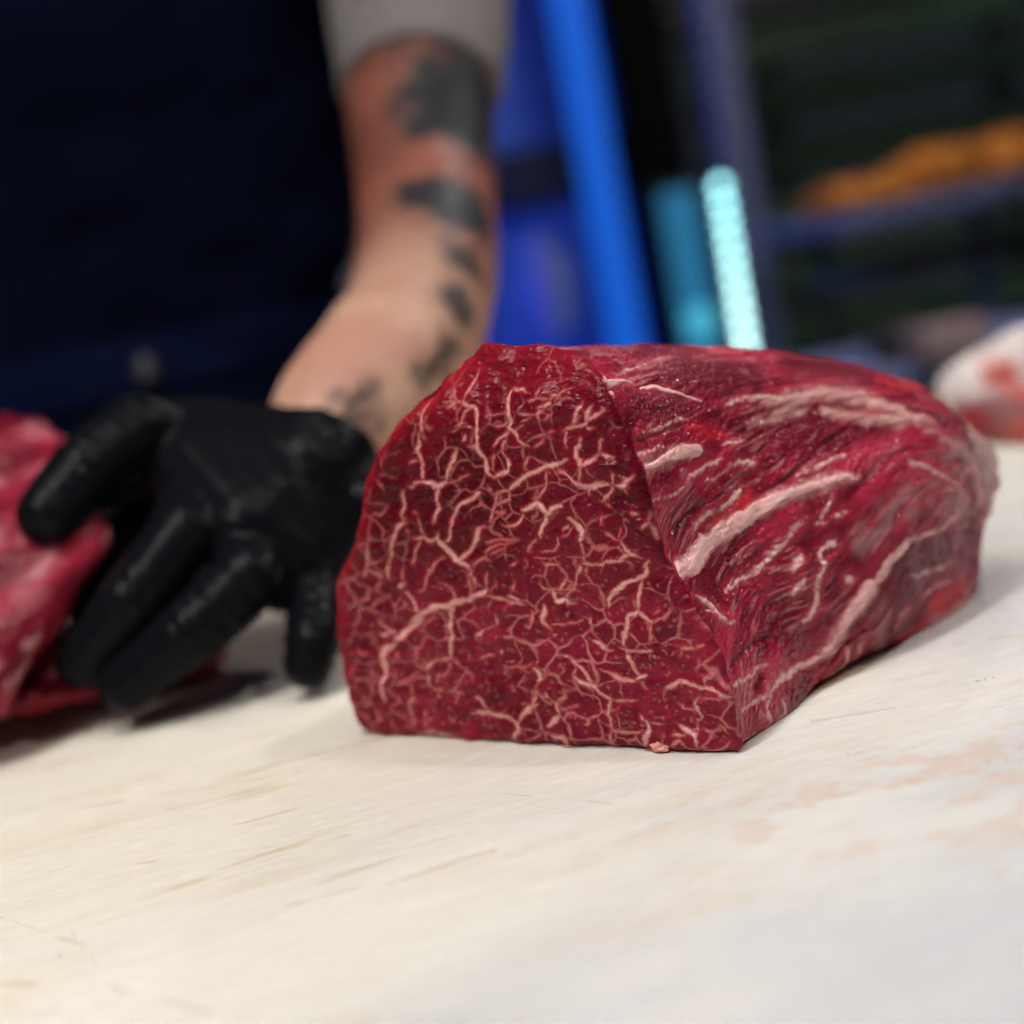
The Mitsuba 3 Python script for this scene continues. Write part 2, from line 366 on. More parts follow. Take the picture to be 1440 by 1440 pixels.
A = lambda pts: [(800 + u / 4.8, 480 + v / 4.8) for u, v in pts]
B = lambda pts: [(1080 + u / 4.0, 480 + v / 4.0) for u, v in pts]
Cc = lambda pts: [(920 + u / 4.5, 760 + v / 4.5) for u, v in pts]
D = lambda pts: [(1100 + u / 4.235, 720 + v / 4.235) for u, v in pts]
PX = 0.42 / FOCAL     # metres per photo pixel at the roast
SIDE = {   # kind: list of (polyline in photo px, width in px)
    'fat': [
        (A([(420, 780), (560, 740), (640, 690)]), 4), (A([(800, 930), (900, 860), (1020, 800), (1050, 790)]), 4), (A([(930, 950), (990, 930)]), 3), (A([(560, 1070), (680, 1040), (770, 990)]), 3),
        (A([(840, 1290), (950, 1170), (1050, 1110), (1130, 1040), (1180, 960)]), 5), (A([(470, 640), (600, 590), (700, 540), (790, 515)]), 3), (A([(1060, 700), (1180, 660)]), 3),
        (A([(1080, 840), (1180, 820), (1270, 820)]), 6), (A([(330, 230), (370, 190), (500, 150), (640, 100), (700, 95)]), 3.5), (A([(1060, 440), (1130, 400), (1220, 380), (1340, 370), (1440, 390)]), 6),
        (B([(170, 750), (280, 700), (380, 650), (430, 640)]), 5), (B([(280, 1030), (330, 950), (370, 850)]), 6), (B([(390, 990), (440, 950)]), 6), (B([(780, 670), (860, 690), (960, 740), (1080, 810)]), 6),
        (B([(1080, 810), (1140, 720), (1180, 680)]), 5), (B([(990, 840), (1080, 830), (1140, 880), (1100, 930)]), 4), (B([(0, 1210), (80, 1140), (150, 1060), (220, 990)]), 5),
        (Cc([(460, 330), (540, 250), (600, 220), (690, 150), (760, 80), (830, 0)]), 6), (Cc([(860, 200), (930, 100)]), 9), (Cc([(870, 350), (950, 250)]), 7),
        (Cc([(270, 350), (340, 390), (380, 430), (440, 500), (500, 520)]), 7), (Cc([(330, 440), (420, 470), (460, 520)]), 4),
        (D([(280, 200), (230, 250), (250, 330), (205, 440), (215, 520), (170, 610), (120, 660)]), 7), (D([(290, 180), (310, 190)]), 9), (D([(380, 400), (410, 400)]), 12),
        (D([(560, 420), (620, 330), (700, 240), (760, 170)]), 12), (D([(700, 240), (820, 150), (920, 110), (1050, 20)]), 6),
        (Cc([(480, 930), (580, 870), (680, 790), (720, 780)]), 5), (Cc([(740, 990), (760, 930), (850, 850), (900, 810), (1000, 770), (1100, 680), (1150, 610)]), 8), (Cc([(560, 1090), (620, 1030), (720, 980)]), 4),
        (Cc([(700, 1250), (740, 1150), (720, 1050), (760, 960)]), 5), (Cc([(640, 1220), (560, 1300), (500, 1330)]), 5), (Cc([(800, 1180), (840, 1080), (830, 1020)]), 4),
        (Cc([(1080, 870), (1140, 850), (1200, 790), (1240, 690)]), 6), (Cc([(1250, 920), (1210, 870), (1280, 820), (1300, 760)]), 5), (D([(0, 980), (60, 960)]), 12),
        (D([(780, 380), (880, 360), (1000, 310)]), 5), (D([(860, 500), (920, 450), (1010, 420)]), 4), (D([(700, 640), (760, 560)]), 4),
        (D([(380, 790), (400, 850), (340, 930), (260, 980)]), 7), (D([(490, 750), (470, 820), (430, 900), (400, 1000)]), 5)],
    'pale': [  # wide soft areas of fat and membrane
        ([(945, 803), (985, 776), (1030, 740), (1090, 702), (1150, 682), (1202, 667)], 22), (A([(420, 905), (560, 835), (720, 762), (800, 738), (900, 742)]), 16), (D([(540, 430), (490, 500), (430, 580), (370, 680), (310, 780), (240, 850)]), 26), (B([(-20, 350), (120, 330), (220, 300), (340, 290), (500, 310), (640, 350), (780, 400), (900, 430), (960, 460)]), 24),
        (B([(320, 380), (480, 420), (640, 430), (780, 450)]), 24), (B([(-100, 470), (0, 430), (120, 390), (220, 370)]), 13), (B([(880, 490), (980, 540), (1080, 600), (1160, 650)]), 12),
        (B([(980, 300), (1080, 380), (1160, 450), (1230, 560), (1250, 640)]), 14), (B([(1170, 640), (1190, 800), (1170, 960)]), 18), (B([(1120, 700), (1080, 900), (1060, 1040)]), 10)],
    'film': [(B([(1000, 700), (1100, 640), (1190, 720), (1180, 900)]), 40), (B([(900, 960), (1020, 900), (1120, 940)]), 36), (B([(640, 1000), (740, 930), (860, 870), (980, 840)]), 34), (D([(460, 180), (560, 130), (640, 60)]), 32), (D([(600, 560), (590, 700), (600, 840)]), 20), (B([(1000, 1000), (1100, 960)]), 26)],
    'red': [(D([(890, 590), (980, 510), (1090, 430)]), 24), (B([(640, 220), (760, 240), (850, 250), (930, 280)]), 9), (A([(400, 960), (350, 820), (330, 780)]), 18), (A([(1240, 1060), (1130, 1150), (1000, 1250)]), 12),
            (D([(690, 800), (780, 740), (860, 670)]), 18), (D([(200, 1020), (320, 1060)]), 16), (A([(820, 590), (950, 600), (1080, 640)]), 5)],
    'rim': [(D([(880, 660), (1000, 610), (1090, 520), (1130, 430)]), 15)],
    'dark': [(A([(690, 1310), (850, 1150), (1000, 1050), (1100, 960), (1190, 870)]), 5), (B([(0, 840), (120, 760), (250, 640), (330, 560), (430, 500)]), 5), (Cc([(480, 790), (560, 720), (640, 640), (760, 600)]), 8), (Cc([(1000, 960), (1080, 830), (1180, 700), (1270, 610), (1350, 560)]), 8),
             (A([(410, 700), (560, 640), (680, 590), (790, 560)]), 4), (A([(500, 830), (600, 780), (680, 730)]), 4), (Cc([(650, 930), (690, 860)]), 12), (B([(800, 370), (900, 390), (1000, 430), (1090, 460), (1150, 560)]), 14), (B([(640, 240), (760, 270), (850, 300)]), 8)],
    'mauve': [(D([(640, 470), (700, 330), (840, 220), (1000, 160)]), 44), (D([(700, 420), (820, 360), (1000, 230)]), 36), (B([(100, 100), (300, 130), (520, 170)]), 50), (A([(420, 420), (620, 440), (800, 470)]), 40), (Cc([(820, 1100), (960, 950)]), 26), (A([(700, 180), (1000, 220), (1300, 250)]), 60)]}


def feature_field(kind, points, soft, seed=0, wob=0.0012):
    """Signed depth in metres inside the drawn strokes of one kind (negative outside), for points on the surface."""
    pts, rad = [], []
    for line, w in SIDE[kind]:
        s = spline(line, max(8, int(np.sum(np.linalg.norm(np.diff(np.array(line), axis=0), axis=1)) / 2.0)))
        u = np.linspace(0, 1, len(s))
        c = BV[on_side(s)]
        taper = np.minimum(1, np.minimum(u, 1 - u) * 5 + 0.35)
        pts.append(c)
        rad.append(w / 2 * PX * taper)
    pts, rad = np.concatenate(pts), np.concatenate(rad)
    warp = np.stack([fb(points, 260, 3, seed + k) for k in (1, 2, 3)], 1) * 2 * wob
    best = np.full(len(points), -1.0)
    d, i = cKDTree(pts).query(points + warp, k=6)
    return np.max(rad[i] - d, axis=1)


BW = BV + np.stack([fb(BV, 40, 2, k) for k in (31, 32, 33)], 1) * 0.006
ca = BW @ AX
cb = BW @ E1
cz = BW[:, 2]
# muscle fibres on the side run back and up
mid_ring = body[150]
arc = np.r_[0, np.cumsum(np.linalg.norm(np.diff(mid_ring, axis=0), axis=1))]
pl_ = np.r_[np.repeat(LL, NR), LL[-1]] + fb(BV, 24, 3, 35) * 0.009
pa_ = np.r_[np.tile(arc, nl), 0.1] + fb(BV, 24, 3, 36) * 0.009
ci_, cj_ = on_side([(965, 800), (1165, 678)])
print('fibre', pl_[cj_] - pl_[ci_], pa_[cj_] - pa_[ci_])
slope = np.interp(pa_, [0.0, 0.04, 0.085, 0.105, 0.13], [0.75, 0.55, 0.38, 0.12, 0.0])
f1 = pl_ + slope * pa_
f2 = pa_ - np.interp(pa_, np.linspace(0, 0.13, 14), np.interp(np.linspace(0, 0.13, 14), [0.0, 0.04, 0.085, 0.105, 0.13], [0.75, 0.55, 0.38, 0.12, 0.0])) * pl_
streak = meshkit.fbm(np.stack([f1 * 38, f2 * 230, f1 * 0], 1), 4, 5)
streak2 = meshkit.fbm(np.stack([f1 * 110, f2 * 900, f1 * 0 + 3], 1), 3, 9)
patch = meshkit.fbm(BW * 38, 4, 12)
col = lerp((0.145, 0.0050, 0.0175), (0.39, 0.0165, 0.0500), ss(0.38, 0.62, 0.40 * streak + 0.60 * patch))
col = lerp(col, (0.48, 0.055, 0.090), 0.5 * ss(0.54, 0.72, streak) * ss(0.4, 0.6, patch))
S = np.nonzero(np.isin(np.arange(len(BV)), facing))[0]
P = BV[S]
cs = col[S]
ft = {k: feature_field(k, P, 0, seed=7 * n, wob=w) for n, (k, w) in enumerate([('fat', 0.0009), ('pale', 0.0022), ('film', 0.003), ('red', 0.002), ('rim', 0.0015), ('dark', 0.0008), ('mauve', 0.004)])}
mv = ss(-0.006, 0.004, ft['mauve'])
cs = lerp(cs, (0.145, 0.0125, 0.026), 0.90 * mv)
cs = lerp(cs, (0.66, 0.028, 0.038), 0.88 * ss(-0.0035, 0.002, ft['red']))
nearfat = ss(-0.004, 0.0, ft['fat'])
cs = lerp(cs, (0.44, 0.035, 0.065), 0.55 * nearfat * (1 - mv))
film = ss(-0.004, 0.005, ft['film']) * ss(0.30, 0.62, meshkit.fbm(np.stack([f1[S] * 90, f2[S] * 260, cb[S] * 90], 1), 4, 21))
cs = lerp(cs, (0.42, 0.20, 0.205), 0.85 * film)
pl = ss(-0.0018, 0.0022, ft['pale']) * (0.45 + 0.55 * ss(0.30, 0.55, meshkit.fbm(np.stack([f1[S] * 60, f2[S] * 60, cz[S] * 420], 1), 4, 25)))
cs = lerp(cs, (0.68, 0.36, 0.32), 0.92 * pl)
cs = lerp(cs, (0.80, 0.30, 0.27), 0.92 * ss(-0.0015, 0.0015, ft['rim']))
# thin pale threads between the fibres
thread = ss(0.57, 0.68, streak2[S]) * ss(0.46, 0.60, meshkit.fbm(BW[S] * 70, 3, 41)) * (1 - mv)
cs = lerp(cs, (0.62, 0.24, 0.24), 0.42 * thread)
fm = ss(-0.0006, 0.0005, ft['fat'] + 0.0003 * fb(P, 900, 2, 3) * 4) * (0.25 + 0.75 * ss(0.28, 0.46, meshkit.fbm(P * 330, 3, 46)))
cs = lerp(cs, (0.76, 0.44, 0.40), 0.95 * fm)
dk = ss(-0.0008, 0.0009, ft['dark'])
cs = lerp(cs, (0.13, 0.010, 0.020), 0.6 * dk)
col[S] = np.clip(cs, 0.004, 0.9)
# bright red rim along the cut edge
rim = np.exp(-np.repeat(LL, NR) / 0.0035)
col[:-1] = lerp(col[:-1], (0.40, 0.018, 0.030), 0.6 * rim * ss(0.35, 0.6, meshkit.fbm(BV[:-1] * 160, 3, 44)) * np.tile(np.interp(np.arange(NR), [0, 400, 470, NR], [0, 0, 1, 1]), nl))

disp = 0.0034 * fb(BV, 55, 3, 61) + 0.0012 * fb(BV, 160, 3, 62)
disp += 0.0008 * (streak - 0.5) + 0.00035 * (streak2 - 0.5)
pebble = meshkit.fbm(BV * 900, 2, 71)
wet = ss(0.46, 0.60, meshkit.fbm(BW * 48, 3, 72))
disp += 0.0006 * (pebble - 0.5) * 2 * (0.15 + 0.85 * wet)
disp[S] += 0.0002 * fm - 0.0011 * dk + 0.0007 * ss(-0.002, 0.003, ft['pale']) - 0.0004 * thread * 0
near_cut = np.clip(np.r_[np.repeat(LL, NR), 1.0] / 0.006, 0, 1)
disp *= 0.25 + 0.75 * near_cut
disp *= ss(0.0, 0.004, BV[:, 2])
BV = BV + bn * disp[:, None]
BV[:, 2] = np.maximum(BV[:, 2], 0.0004)
bn = vnormals((BV, BF))
ROAST = 'beef_roast'
obj('outer_surface', (BV, BF), 'side_meat', ROAST, smooth=True, color=col)
body_tree = cKDTree(BV)

# ---- the cut face: a dense sheet with its own slight relief
STEP = 0.00034
smin, smax = FRONT.min(0), FRONT.max(0)
gx, gy = np.meshgrid(np.arange(smin[0], smax[0], STEP), np.arange(smin[1], smax[1], STEP))
gp = np.stack([gx.ravel(), gy.ravel()], 1)
rj = np.random.default_rng(3)
gp += (rj.random(gp.shape) - 0.5) * STEP * 0.3
from shapely import Polygon, contains_xy
poly = Polygon(FRONT).buffer(0)
inner = contains_xy(poly.buffer(-STEP * 0.7), gp[:, 0], gp[:, 1])
FP = np.vstack([gp[inner], FRONT])
tri = Delaunay(FP).simplices
cen = FP[tri].mean(1)
tri = tri[contains_xy(poly, cen[:, 0], cen[:, 1])]
dense = np.concatenate([np.linspace(FRONT[i], FRONT[(i + 1) % NR], 5)[:-1] for i in range(NR)])
rim_d = cKDTree(dense).query(FP)[0]


def face_relief(p, rd):
    """Height of the cut face above its plane, in metres."""
    p3 = np.stack([p[:, 0], p[:, 1], p[:, 0] * 0], 1)
    w = 0.0040 * fb(p3, 22, 3, 81) + 0.0011 * fb(p3 * [1, 2.2, 1], 120, 3, 82) + 0.00045 * fb(p3 * [1, 4.0, 1], 420, 2, 83)
    saw = (p[:, 1] * 130 + 0.5 * p[:, 0] * 20 + 2.2 * fb(p3 * [1, 1.8, 1], 45, 3, 84)) % 1.0       # shallow torn steps left by the knife
    w += 0.0009 * (saw - 0.5) * ss(0.47, 0.62, meshkit.fbm(p3 * 45, 3, 85)) * (1 - ss(0.90, 1.0, saw))
    r = np.clip(rd / 0.0035, 0, 1)
    return w * ss(0, 0.005, rd) - EDGE * (1 - np.sqrt(1 - (1 - r) ** 2)) - rim_shift(p)


def face_point(p, rd, lift=0.0):
    h = face_relief(p, rd) + lift
    P = CORNER + p[:, :1] * E1 + np.maximum(p[:, 1:2], 0.0004) * EZ + h[:, None] * NF
    return P


# marbling traced on the face: (tile, width, points) in enlarged tile units
TILE = {1: (460, 490, 7.2), 2: (650, 490, 7.2), 3: (460, 680, 7.2), 4: (650, 680, 7.2), 5: (460, 870, 7.2), 6: (650, 870, 7.2), 7: (780, 600, 7.2), 8: (840, 790, 4.964)}
VEINS = '''
1 30 965 540 945 640 950 720 965 800 940 880 945 960 935 1020 960 1080 985 1150 995 1240 1020 1310
1 80 1020 1335 1090 1350 1150 1385 1220 1340
1 35 1150 1385 1155 1440
1 40 1220 1340 1250 1260 1275 1180 1300 1100 1315 1010
1 25 1020 1345 950 1340 900 1385 850 1395
1 20 1250 1350 1330 1340 1380 1300 1430 1270
1 20 1190 410 1215 470 1265 545 1330 550
1 35 1330 540 1380 590 1440 610
1 25 1330 530 1365 450 1390 370 1410 260
1 18 1440 620 1370 650 1365 720 1310 790
1 16 1265 560 1200 605
1 16 930 1110 880 1140
1 50 1400 890 1380 930
2 40 0 560 50 600 105 610 130 680 130 740 140 820 155 920 160 1000 190 1070 235 1130 250 1200 265 1250 320 1300
2 35 320 1300 390 1265 450 1240 485 1215 490 1150 465 1100
2 20 465 1100 430 1030 430 960 470 920
2 20 160 985 110 995 60 990
2 35 440 430 430 500 450 580 470 640 490 720 490 800 540 850 580 900 620 950 680 980
2 28 440 430 510 435 570 435 610 450
2 22 480 840 420 880 370 920 330 985
2 16 470 740 410 775 340 790
2 14 540 830 590 800 640 770
2 12 430 640 340 665 240 675
2 40 660 540 710 510
2 16 700 515 760 510 860 515 930 480 990 445
2 16 710 510 750 410
2 40 750 610 820 590 890 550
2 20 770 610 775 690 790 740
2 14 630 730 710 700
2 14 820 720 900 680
2 26 880 850 930 835
2 24 740 985 800 960 840 910
2 18 690 1090 650 1150 630 1210
2 16 330 1060 320 1140 310 1210
2 56 470 1430 540 1380 620 1310 700 1260 760 1240 860 1190 940 1180 1010 1150 1070 1115
2 20 850 1250 855 1330 850 1390 820 1440
2 24 1040 830 1100 800 1180 785 1240 765 1265 740 1275 650 1300 580
2 22 1110 790 1140 720 1150 660 1190 560
2 30 1020 840 1060 850 1050 930 1060 1000
2 24 1265 750 1340 680 1440 630
2 20 1265 770 1290 800 1340 800
2 40 1210 910 1190 970 1150 1010 1170 1080 1200 1130 1215 1180
2 35 1215 1180 1290 1140 1350 1100 1400 1070
2 25 1400 1060 1395 980 1410 910
2 35 1215 1180 1210 1260 1200 1340
2 50 1000 1240 1060 1260 1120 1320 1190 1370 1290 1400 1350 1380 1440 1350
2 45 1290 1400 1180 1420
3 28 1150 0 1155 80 1150 160 1170 220 1145 300 1130 380
3 30 800 60 775 130 785 220 775 310 800 380
3 45 800 390 740 425 710 500 665 600 655 700 635 770
3 35 635 790 625 860 630 980
3 16 710 510 650 540 590 590
3 28 820 340 810 380
3 30 415 600 410 700 400 800 400 870
3 28 400 870 470 905 530 930 570 970
3 24 390 890 340 970
3 20 450 520 430 580
3 45 720 1060 780 1020
3 45 780 1100 850 1160 890 1240 940 1300
3 75 830 1420 900 1370 960 1320 1040 1280 1120 1240 1200 1240 1290 1210 1360 1190 1440 1180
3 22 1310 1190 1290 1130 1250 1060 1140 1010
3 50 1290 1215 1260 1300 1240 1440
3 35 900 550 980 540 1060 575 1140 540 1160 490
3 25 990 530 975 440 945 340
3 18 890 290 940 290
3 75 1150 530 1200 620 1260 700 1350 780 1440 830
3 30 1220 580 1270 520 1280 420 1310 310 1370 200 1440 170
3 50 1350 770 1440 690
3 20 1200 740 1110 790 1090 860 1020 950 1000 1040 930 1100
3 20 1090 850 1020 870
3 20 960 580 920 660 890 750 860 810
3 18 840 500 820 450
3 16 760 860 750 930 770 990
3 22 270 620 220 720
3 14 620 1150 500 1200 420 1280
4 50 0 740 60 700 110 630 150 550 160 490 230 430
4 25 280 380 310 280 340 180 350 90 420 80
4 26 350 90 450 75 500 50 560 0
4 22 340 220 400 190 470 150 480 80
4 18 340 280 400 300 440 270
4 35 0 200 60 180 130 130 190 80
4 30 260 40 290 70
4 18 720 160 800 110 840 40 860 0
4 60 610 260 680 250 750 200 830 260 870 300 930 250 1010 220
4 24 640 290 600 360 540 420 470 430 410 420
4 55 860 310 840 380 800 450 780 540
4 28 740 570 690 620 650 690
4 70 1070 360 1120 400 1180 450 1210 500 1200 570
4 24 1205 580 1215 680 1220 780 1215 820
4 26 1190 840 1150 930 1130 1020 1100 1080 1050 1130 1020 1180
4 16 1240 860 1230 940
4 22 970 560 960 640 900 690 790 695
4 24 1010 480 1060 430
4 26 810 800 860 830 960 830
4 26 490 830 550 800
4 18 630 770 650 820
4 20 250 900 235 1000 230 1070
4 30 0 810 60 840 90 900 120 970 140 1060
4 60 0 1200 70 1180 140 1130 220 1110 240 1070
4 22 220 1130 320 1145 400 1160 470 1190 560 1210 640 1240
4 32 450 1150 510 1150 590 1220
4 22 530 980 520 1040 560 1080
4 22 780 1000 790 1050 900 1090 980 1080 1000 1020 1040 970
4 55 910 1110 920 1180 970 1200 1020 1180 1060 1230
4 20 1020 1080 1120 1080 1170 1110
4 45 810 1240 820 1300 800 1390 810 1440
4 20 680 1300 700 1360 680 1440
4 26 345 1320 350 1390 330 1440
4 20 240 700 250 760 290 770
4 20 120 830 180 780 240 740
4 13 240 690 290 640 400 610 520 590 570 570
4 13 250 600 330 580 420 560 570 570
4 13 300 700 370 670 440 660
4 26 1370 180 1440 190
5 75 960 0 870 60 800 120 740 190 690 210
5 65 690 240 640 290 570 320 560 390 580 480 595 560 575 650 565 740 590 840
5 35 680 170 640 140 560 170 500 170
5 25 610 130 550 90 490 40
5 60 1240 0 1245 100 1260 190 1245 280 1240 400
5 28 1220 420 1130 415 1060 450 1015 490 1000 530
5 28 1250 420 1310 450 1350 490
5 46 1390 540 1420 560
5 20 1240 440 1225 530 1170 580 1100 600 1095 660
5 24 1000 540 930 500 860 450
5 22 1010 560 1010 640 1030 700 1080 730 1180 730
5 16 990 600 870 605 800 630
5 16 1020 690 940 690
5 18 1090 730 1120 800
5 18 1270 740 1310 670 1380 560
5 20 1200 750 1290 745 1380 755
5 18 1330 760 1300 840
5 28 880 780 845 850 840 930 860 1000 870 1130
5 18 610 560 700 580
5 18 690 350 740 400
5 50 1230 1000 1280 1030
5 24 380 890 460 850
5 24 520 920 530 1000 540 1050
5 16 270 480 265 580
5 20 280 310 330 360 400 350
5 16 450 600 540 680
5 16 430 1140 470 1080
5 14 980 1110 1000 1060 1050 1010
6 30 350 0 340 60
6 32 130 220 130 180 180 150 240 110
6 13 240 110 310 60
6 22 680 0 680 90
6 28 810 0 830 60 880 120
6 13 880 70 1000 75 1080 50 1110 55 1200 20
6 22 1290 0 1280 80 1300 170
6 55 1310 250 1370 260 1440 310
6 40 400 340 420 310
6 22 180 415 240 390 310 370
6 13 460 500 560 480 650 480 720 450
6 55 740 490 800 540 810 600 790 630
6 22 810 550 870 545
6 46 520 660 545 720
6 50 860 740 880 780
6 28 890 790 960 830
6 60 965 830 980 900 1000 960
6 60 1000 960 940 1030 880 1090
6 38 1010 970 1060 1030
6 20 1010 920 1100 890 1190 860
6 36 110 800 180 800 220 860 270 930
6 48 100 970 170 950 260 950 350 965 440 975 500 1010 570 1060
6 85 570 1050 600 1110 550 1160 530 1240
6 48 590 1040 640 960 710 890 780 850
6 36 540 1220 550 1320 570 1350
6 24 620 1130 650 1160
6 20 530 1220 450 1240
6 26 740 860 760 770 790 700
6 32 1080 390 1150 460 1230 510 1290 580 1340 630
6 75 1150 600 1220 640 1330 660 1400 720
6 42 1300 1010 1290 1060
6 100 940 1190 1050 1200 1060 1300 1100 1330
6 20 340 1170 350 1240
7 40 470 270 540 300 600 320
7 32 370 610 430 580 510 580 590 590
7 32 600 590 600 520 600 460
7 28 600 580 560 660 520 720 470 770
7 38 610 580 690 600 740 550 800 490
7 22 720 620 735 680
7 16 500 790 560 815
7 22 350 620 340 690
7 24 470 900 480 980
7 18 500 1060 560 1130 620 1150 680 1160
7 32 680 1160 720 1230 770 1290 840 1320 870 1350
7 20 655 1030 655 1140
7 30 790 870 860 880
7 36 900 1030 950 970
7 24 960 980 990 1060 1020 1140
7 20 950 960 960 860
7 32 270 1400 400 1400 480 1400 540 1360 640 1360 720 1310 770 1290
7 36 880 1440 940 1370
8 32 330 20 320 100 260 130 180 160 130 200 90 240 70 320
8 26 300 130 290 220 285 330
8 38 285 330 260 370 210 380 215 450 190 520 175 590
8 32 285 340 330 390 380 415
8 16 400 360 430 345
8 14 380 430 375 560
8 20 150 610 200 620 280 625 380 620
8 28 0 580 50 615 100 625
8 32 200 640 240 700 270 760 290 810
8 38 270 815 330 800
8 18 310 840 340 890
8 15 40 750 120 790 200 830 270 825
8 28 0 850 30 910 100 950
8 22 100 950 90 1000 90 1080 105 1160
8 14 100 955 180 965 280 960
8 26 480 880 540 850 580 825 650 840 740 870 820 890 900 930 940 940
8 20 760 860 770 800 830 800
8 18 480 890 460 960
8 32 690 960 700 1030 730 1080 690 1110
8 18 690 970 720 930
8 16 560 990 620 1020 700 1040
8 46 580 1140 640 1180 690 1220 700 1280
8 28 690 1120 700 1200
8 42 350 1100 370 1160 350 1220 340 1290
8 18 310 1060 350 1110
8 14 380 1110 470 1120
8 16 110 1170 220 1190 320 1170
8 22 110 1180 100 1260 140 1300 240 1340 330 1330
8 60 330 1330 430 1340 480 1370
8 22 540 1200 620 1200
8 20 530 1290 560 1250 600 1240
8 20 720 1320 800 1330 880 1310 920 1260
8 26 690 600 740 580
8 16 580 600 640 610 700 600
8 14 590 610 580 660
8 16 870 1140 910 1200
8 20 680 410 700 400
5 95 930 1180 1080 1180 1250 1215 1400 1260 1520 1290
6 60 990 1290 1080 1340 1180 1330
5 40 960 1200 1010 1150 1100 1120
'''
MPP = 0.395 / FOCAL
lines = []
for row in VEINS.strip().split('\n'):
    v = [float(x) for x in row.split()]
    ox, oy, sc = TILE[int(v[0])]
    pts = np.array(v[2:]).reshape(-1, 2)
    f = on_face(ox + pts[:, 0] / sc, oy + pts[:, 1] / sc)
    lines.append((f, v[1] / sc * MPP / 2))
dots, rads = [], []
for n, (f, r) in enumerate(lines):
    length = np.linalg.norm(np.diff(f, axis=0), axis=1).sum()
    s = spline(f, max(6, int(length / 0.00015)))
    u = np.linspace(0, 1, len(s))
    p3 = np.c_[s, np.full(len(s), n * 0.37)]
    rr = r * (0.84 + 1.3 * fb(p3, 260, 3, 5)) * np.minimum(1, np.minimum(u, 1 - u) * length / max(4 * r, 1e-5) * 0.6 + 0.42)
    dots.append(s); rads.append(rr)
dots, rads = np.concatenate(dots), np.concatenate(rads)
vein_tree = cKDTree(dots)


def vein_depth(p):
    p3 = np.c_[p, p[:, :1] * 0]
    w = np.stack([fb(p3, 650, 2, 91), fb(p3, 650, 2, 92)], 1) * 0.0008 + np.stack([fb(p3, 1700, 1, 93), fb(p3, 1700, 1, 94)], 1) * 0.0003
    d, i = vein_tree.query(p + w, k=10)
    j = np.argmax(rads[i] - d, axis=1)[:, None]
    i = np.take_along_axis(i, j, 1)[:, 0]
    return rads[i] - np.take_along_axis(d, j, 1)[:, 0], rads[i]


vd, vr = vein_depth(FP)
p3 = np.c_[FP, FP[:, :1] * 0]
big = meshkit.fbm(p3 * 28, 4, 101)
grainy = meshkit.fbm(p3 * [1, 1.8, 1] * 190, 3, 102)
# the face: dark purple-red in the upper half, rosier in the lower half
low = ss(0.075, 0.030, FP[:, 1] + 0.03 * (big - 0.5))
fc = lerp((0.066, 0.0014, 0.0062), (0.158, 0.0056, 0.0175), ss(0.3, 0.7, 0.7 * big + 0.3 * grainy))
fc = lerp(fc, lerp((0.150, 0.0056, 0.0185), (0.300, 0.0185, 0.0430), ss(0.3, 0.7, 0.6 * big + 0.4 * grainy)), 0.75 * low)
# lean cells: slight tone changes from bundle to bundle, finest webs of fat
wp = FP + np.stack([fb(p3, 110, 3, 111), fb(p3, 110, 3, 112)], 1) * 0.008
cr = np.random.default_rng(5)
gxx, gyy = np.meshgrid(np.arange(smin[0] - 0.01, smax[0] + 0.01, 0.0074), np.arange(smin[1] - 0.01, smax[1] + 0.01, 0.0065), indexing='ij')
gxx = gxx + 0.0037 * (np.arange(gxx.shape[1]) % 2)[None]
cells = np.stack([gxx.ravel(), gyy.ravel()], 1)
cells += cr.uniform(-1, 1, cells.shape) * 0.0025
cells = cells[cr.random(len(cells)) < 0.86]
dd, ci = cKDTree(cells * [1, 1.25]).query(wp * [1, 1.25], k=2)
tone = cr.random(len(cells))[ci[:, 0]]
fibre = meshkit.fbm(p3 * [620, 2300, 1], 2, 104)
fc = fc * ((0.84 + 0.30 * tone) * (0.76 + 0.48 * fibre))[:, None]
sc_ = cells * [1, 1.25]
web = (dd[:, 1] ** 2 - dd[:, 0] ** 2) / (2 * np.linalg.norm(sc_[ci[:, 1]] - sc_[ci[:, 0]], axis=1)) * 1.5
wide = 0.0003 + 0.0014 * meshkit.fbm(p3 * 130, 3, 114)
webm = ss(wide, wide * 0.2, web) * ss(0.42, 0.56, meshkit.fbm(p3 * 80, 3, 113) + 0.10 * ss(0.05, 0.02, FP[:, 0]) * low) * (0.55 + 0.25 * low)
fc = lerp(fc, (0.54, 0.165, 0.155), webm)
fl = cr.uniform(0, 1, (2600, 2)) * (smax - smin) + smin
fr_ = cr.uniform(0.00008, 0.00042, 2600) * (0.5 + 0.9 * ss(0.08, 0.02, fl[:, 1]))
wf = FP + np.stack([fb(p3, 700, 2, 121), fb(p3, 700, 2, 122)], 1) * 0.0012
fd, fi = cKDTree(fl).query(wf, k=3)
fleck = ss(-0.00022, 0.00018, np.max(fr_[fi] - fd, axis=1)) * (0.3 + 0.5 * meshkit.noise(p3 * 260, 123))
fc = lerp(fc, (0.50, 0.17, 0.16), 0.8 * fleck * ss(0.001, 0.006, rim_d))
halo = ss(-0.0016, 0.0, vd)
fc = lerp(fc, (0.30, 0.012, 0.025), 0.5 * halo)
fatm = ss(-0.00042, 0.00030, vd)
fatc = lerp((0.62, 0.26, 0.235), (0.75, 0.41, 0.36), ss(0.0, 0.0011, vd + 0.0008 * fb(p3, 500, 2, 131)))
fc = lerp(fc, (0.44, 0.10, 0.095), 0.42 * ss(-0.0006, 0.0001, vd))
stout = ss(0.00004, 0.00040, vr + 0.00022 * fb(p3, 170, 3, 136))
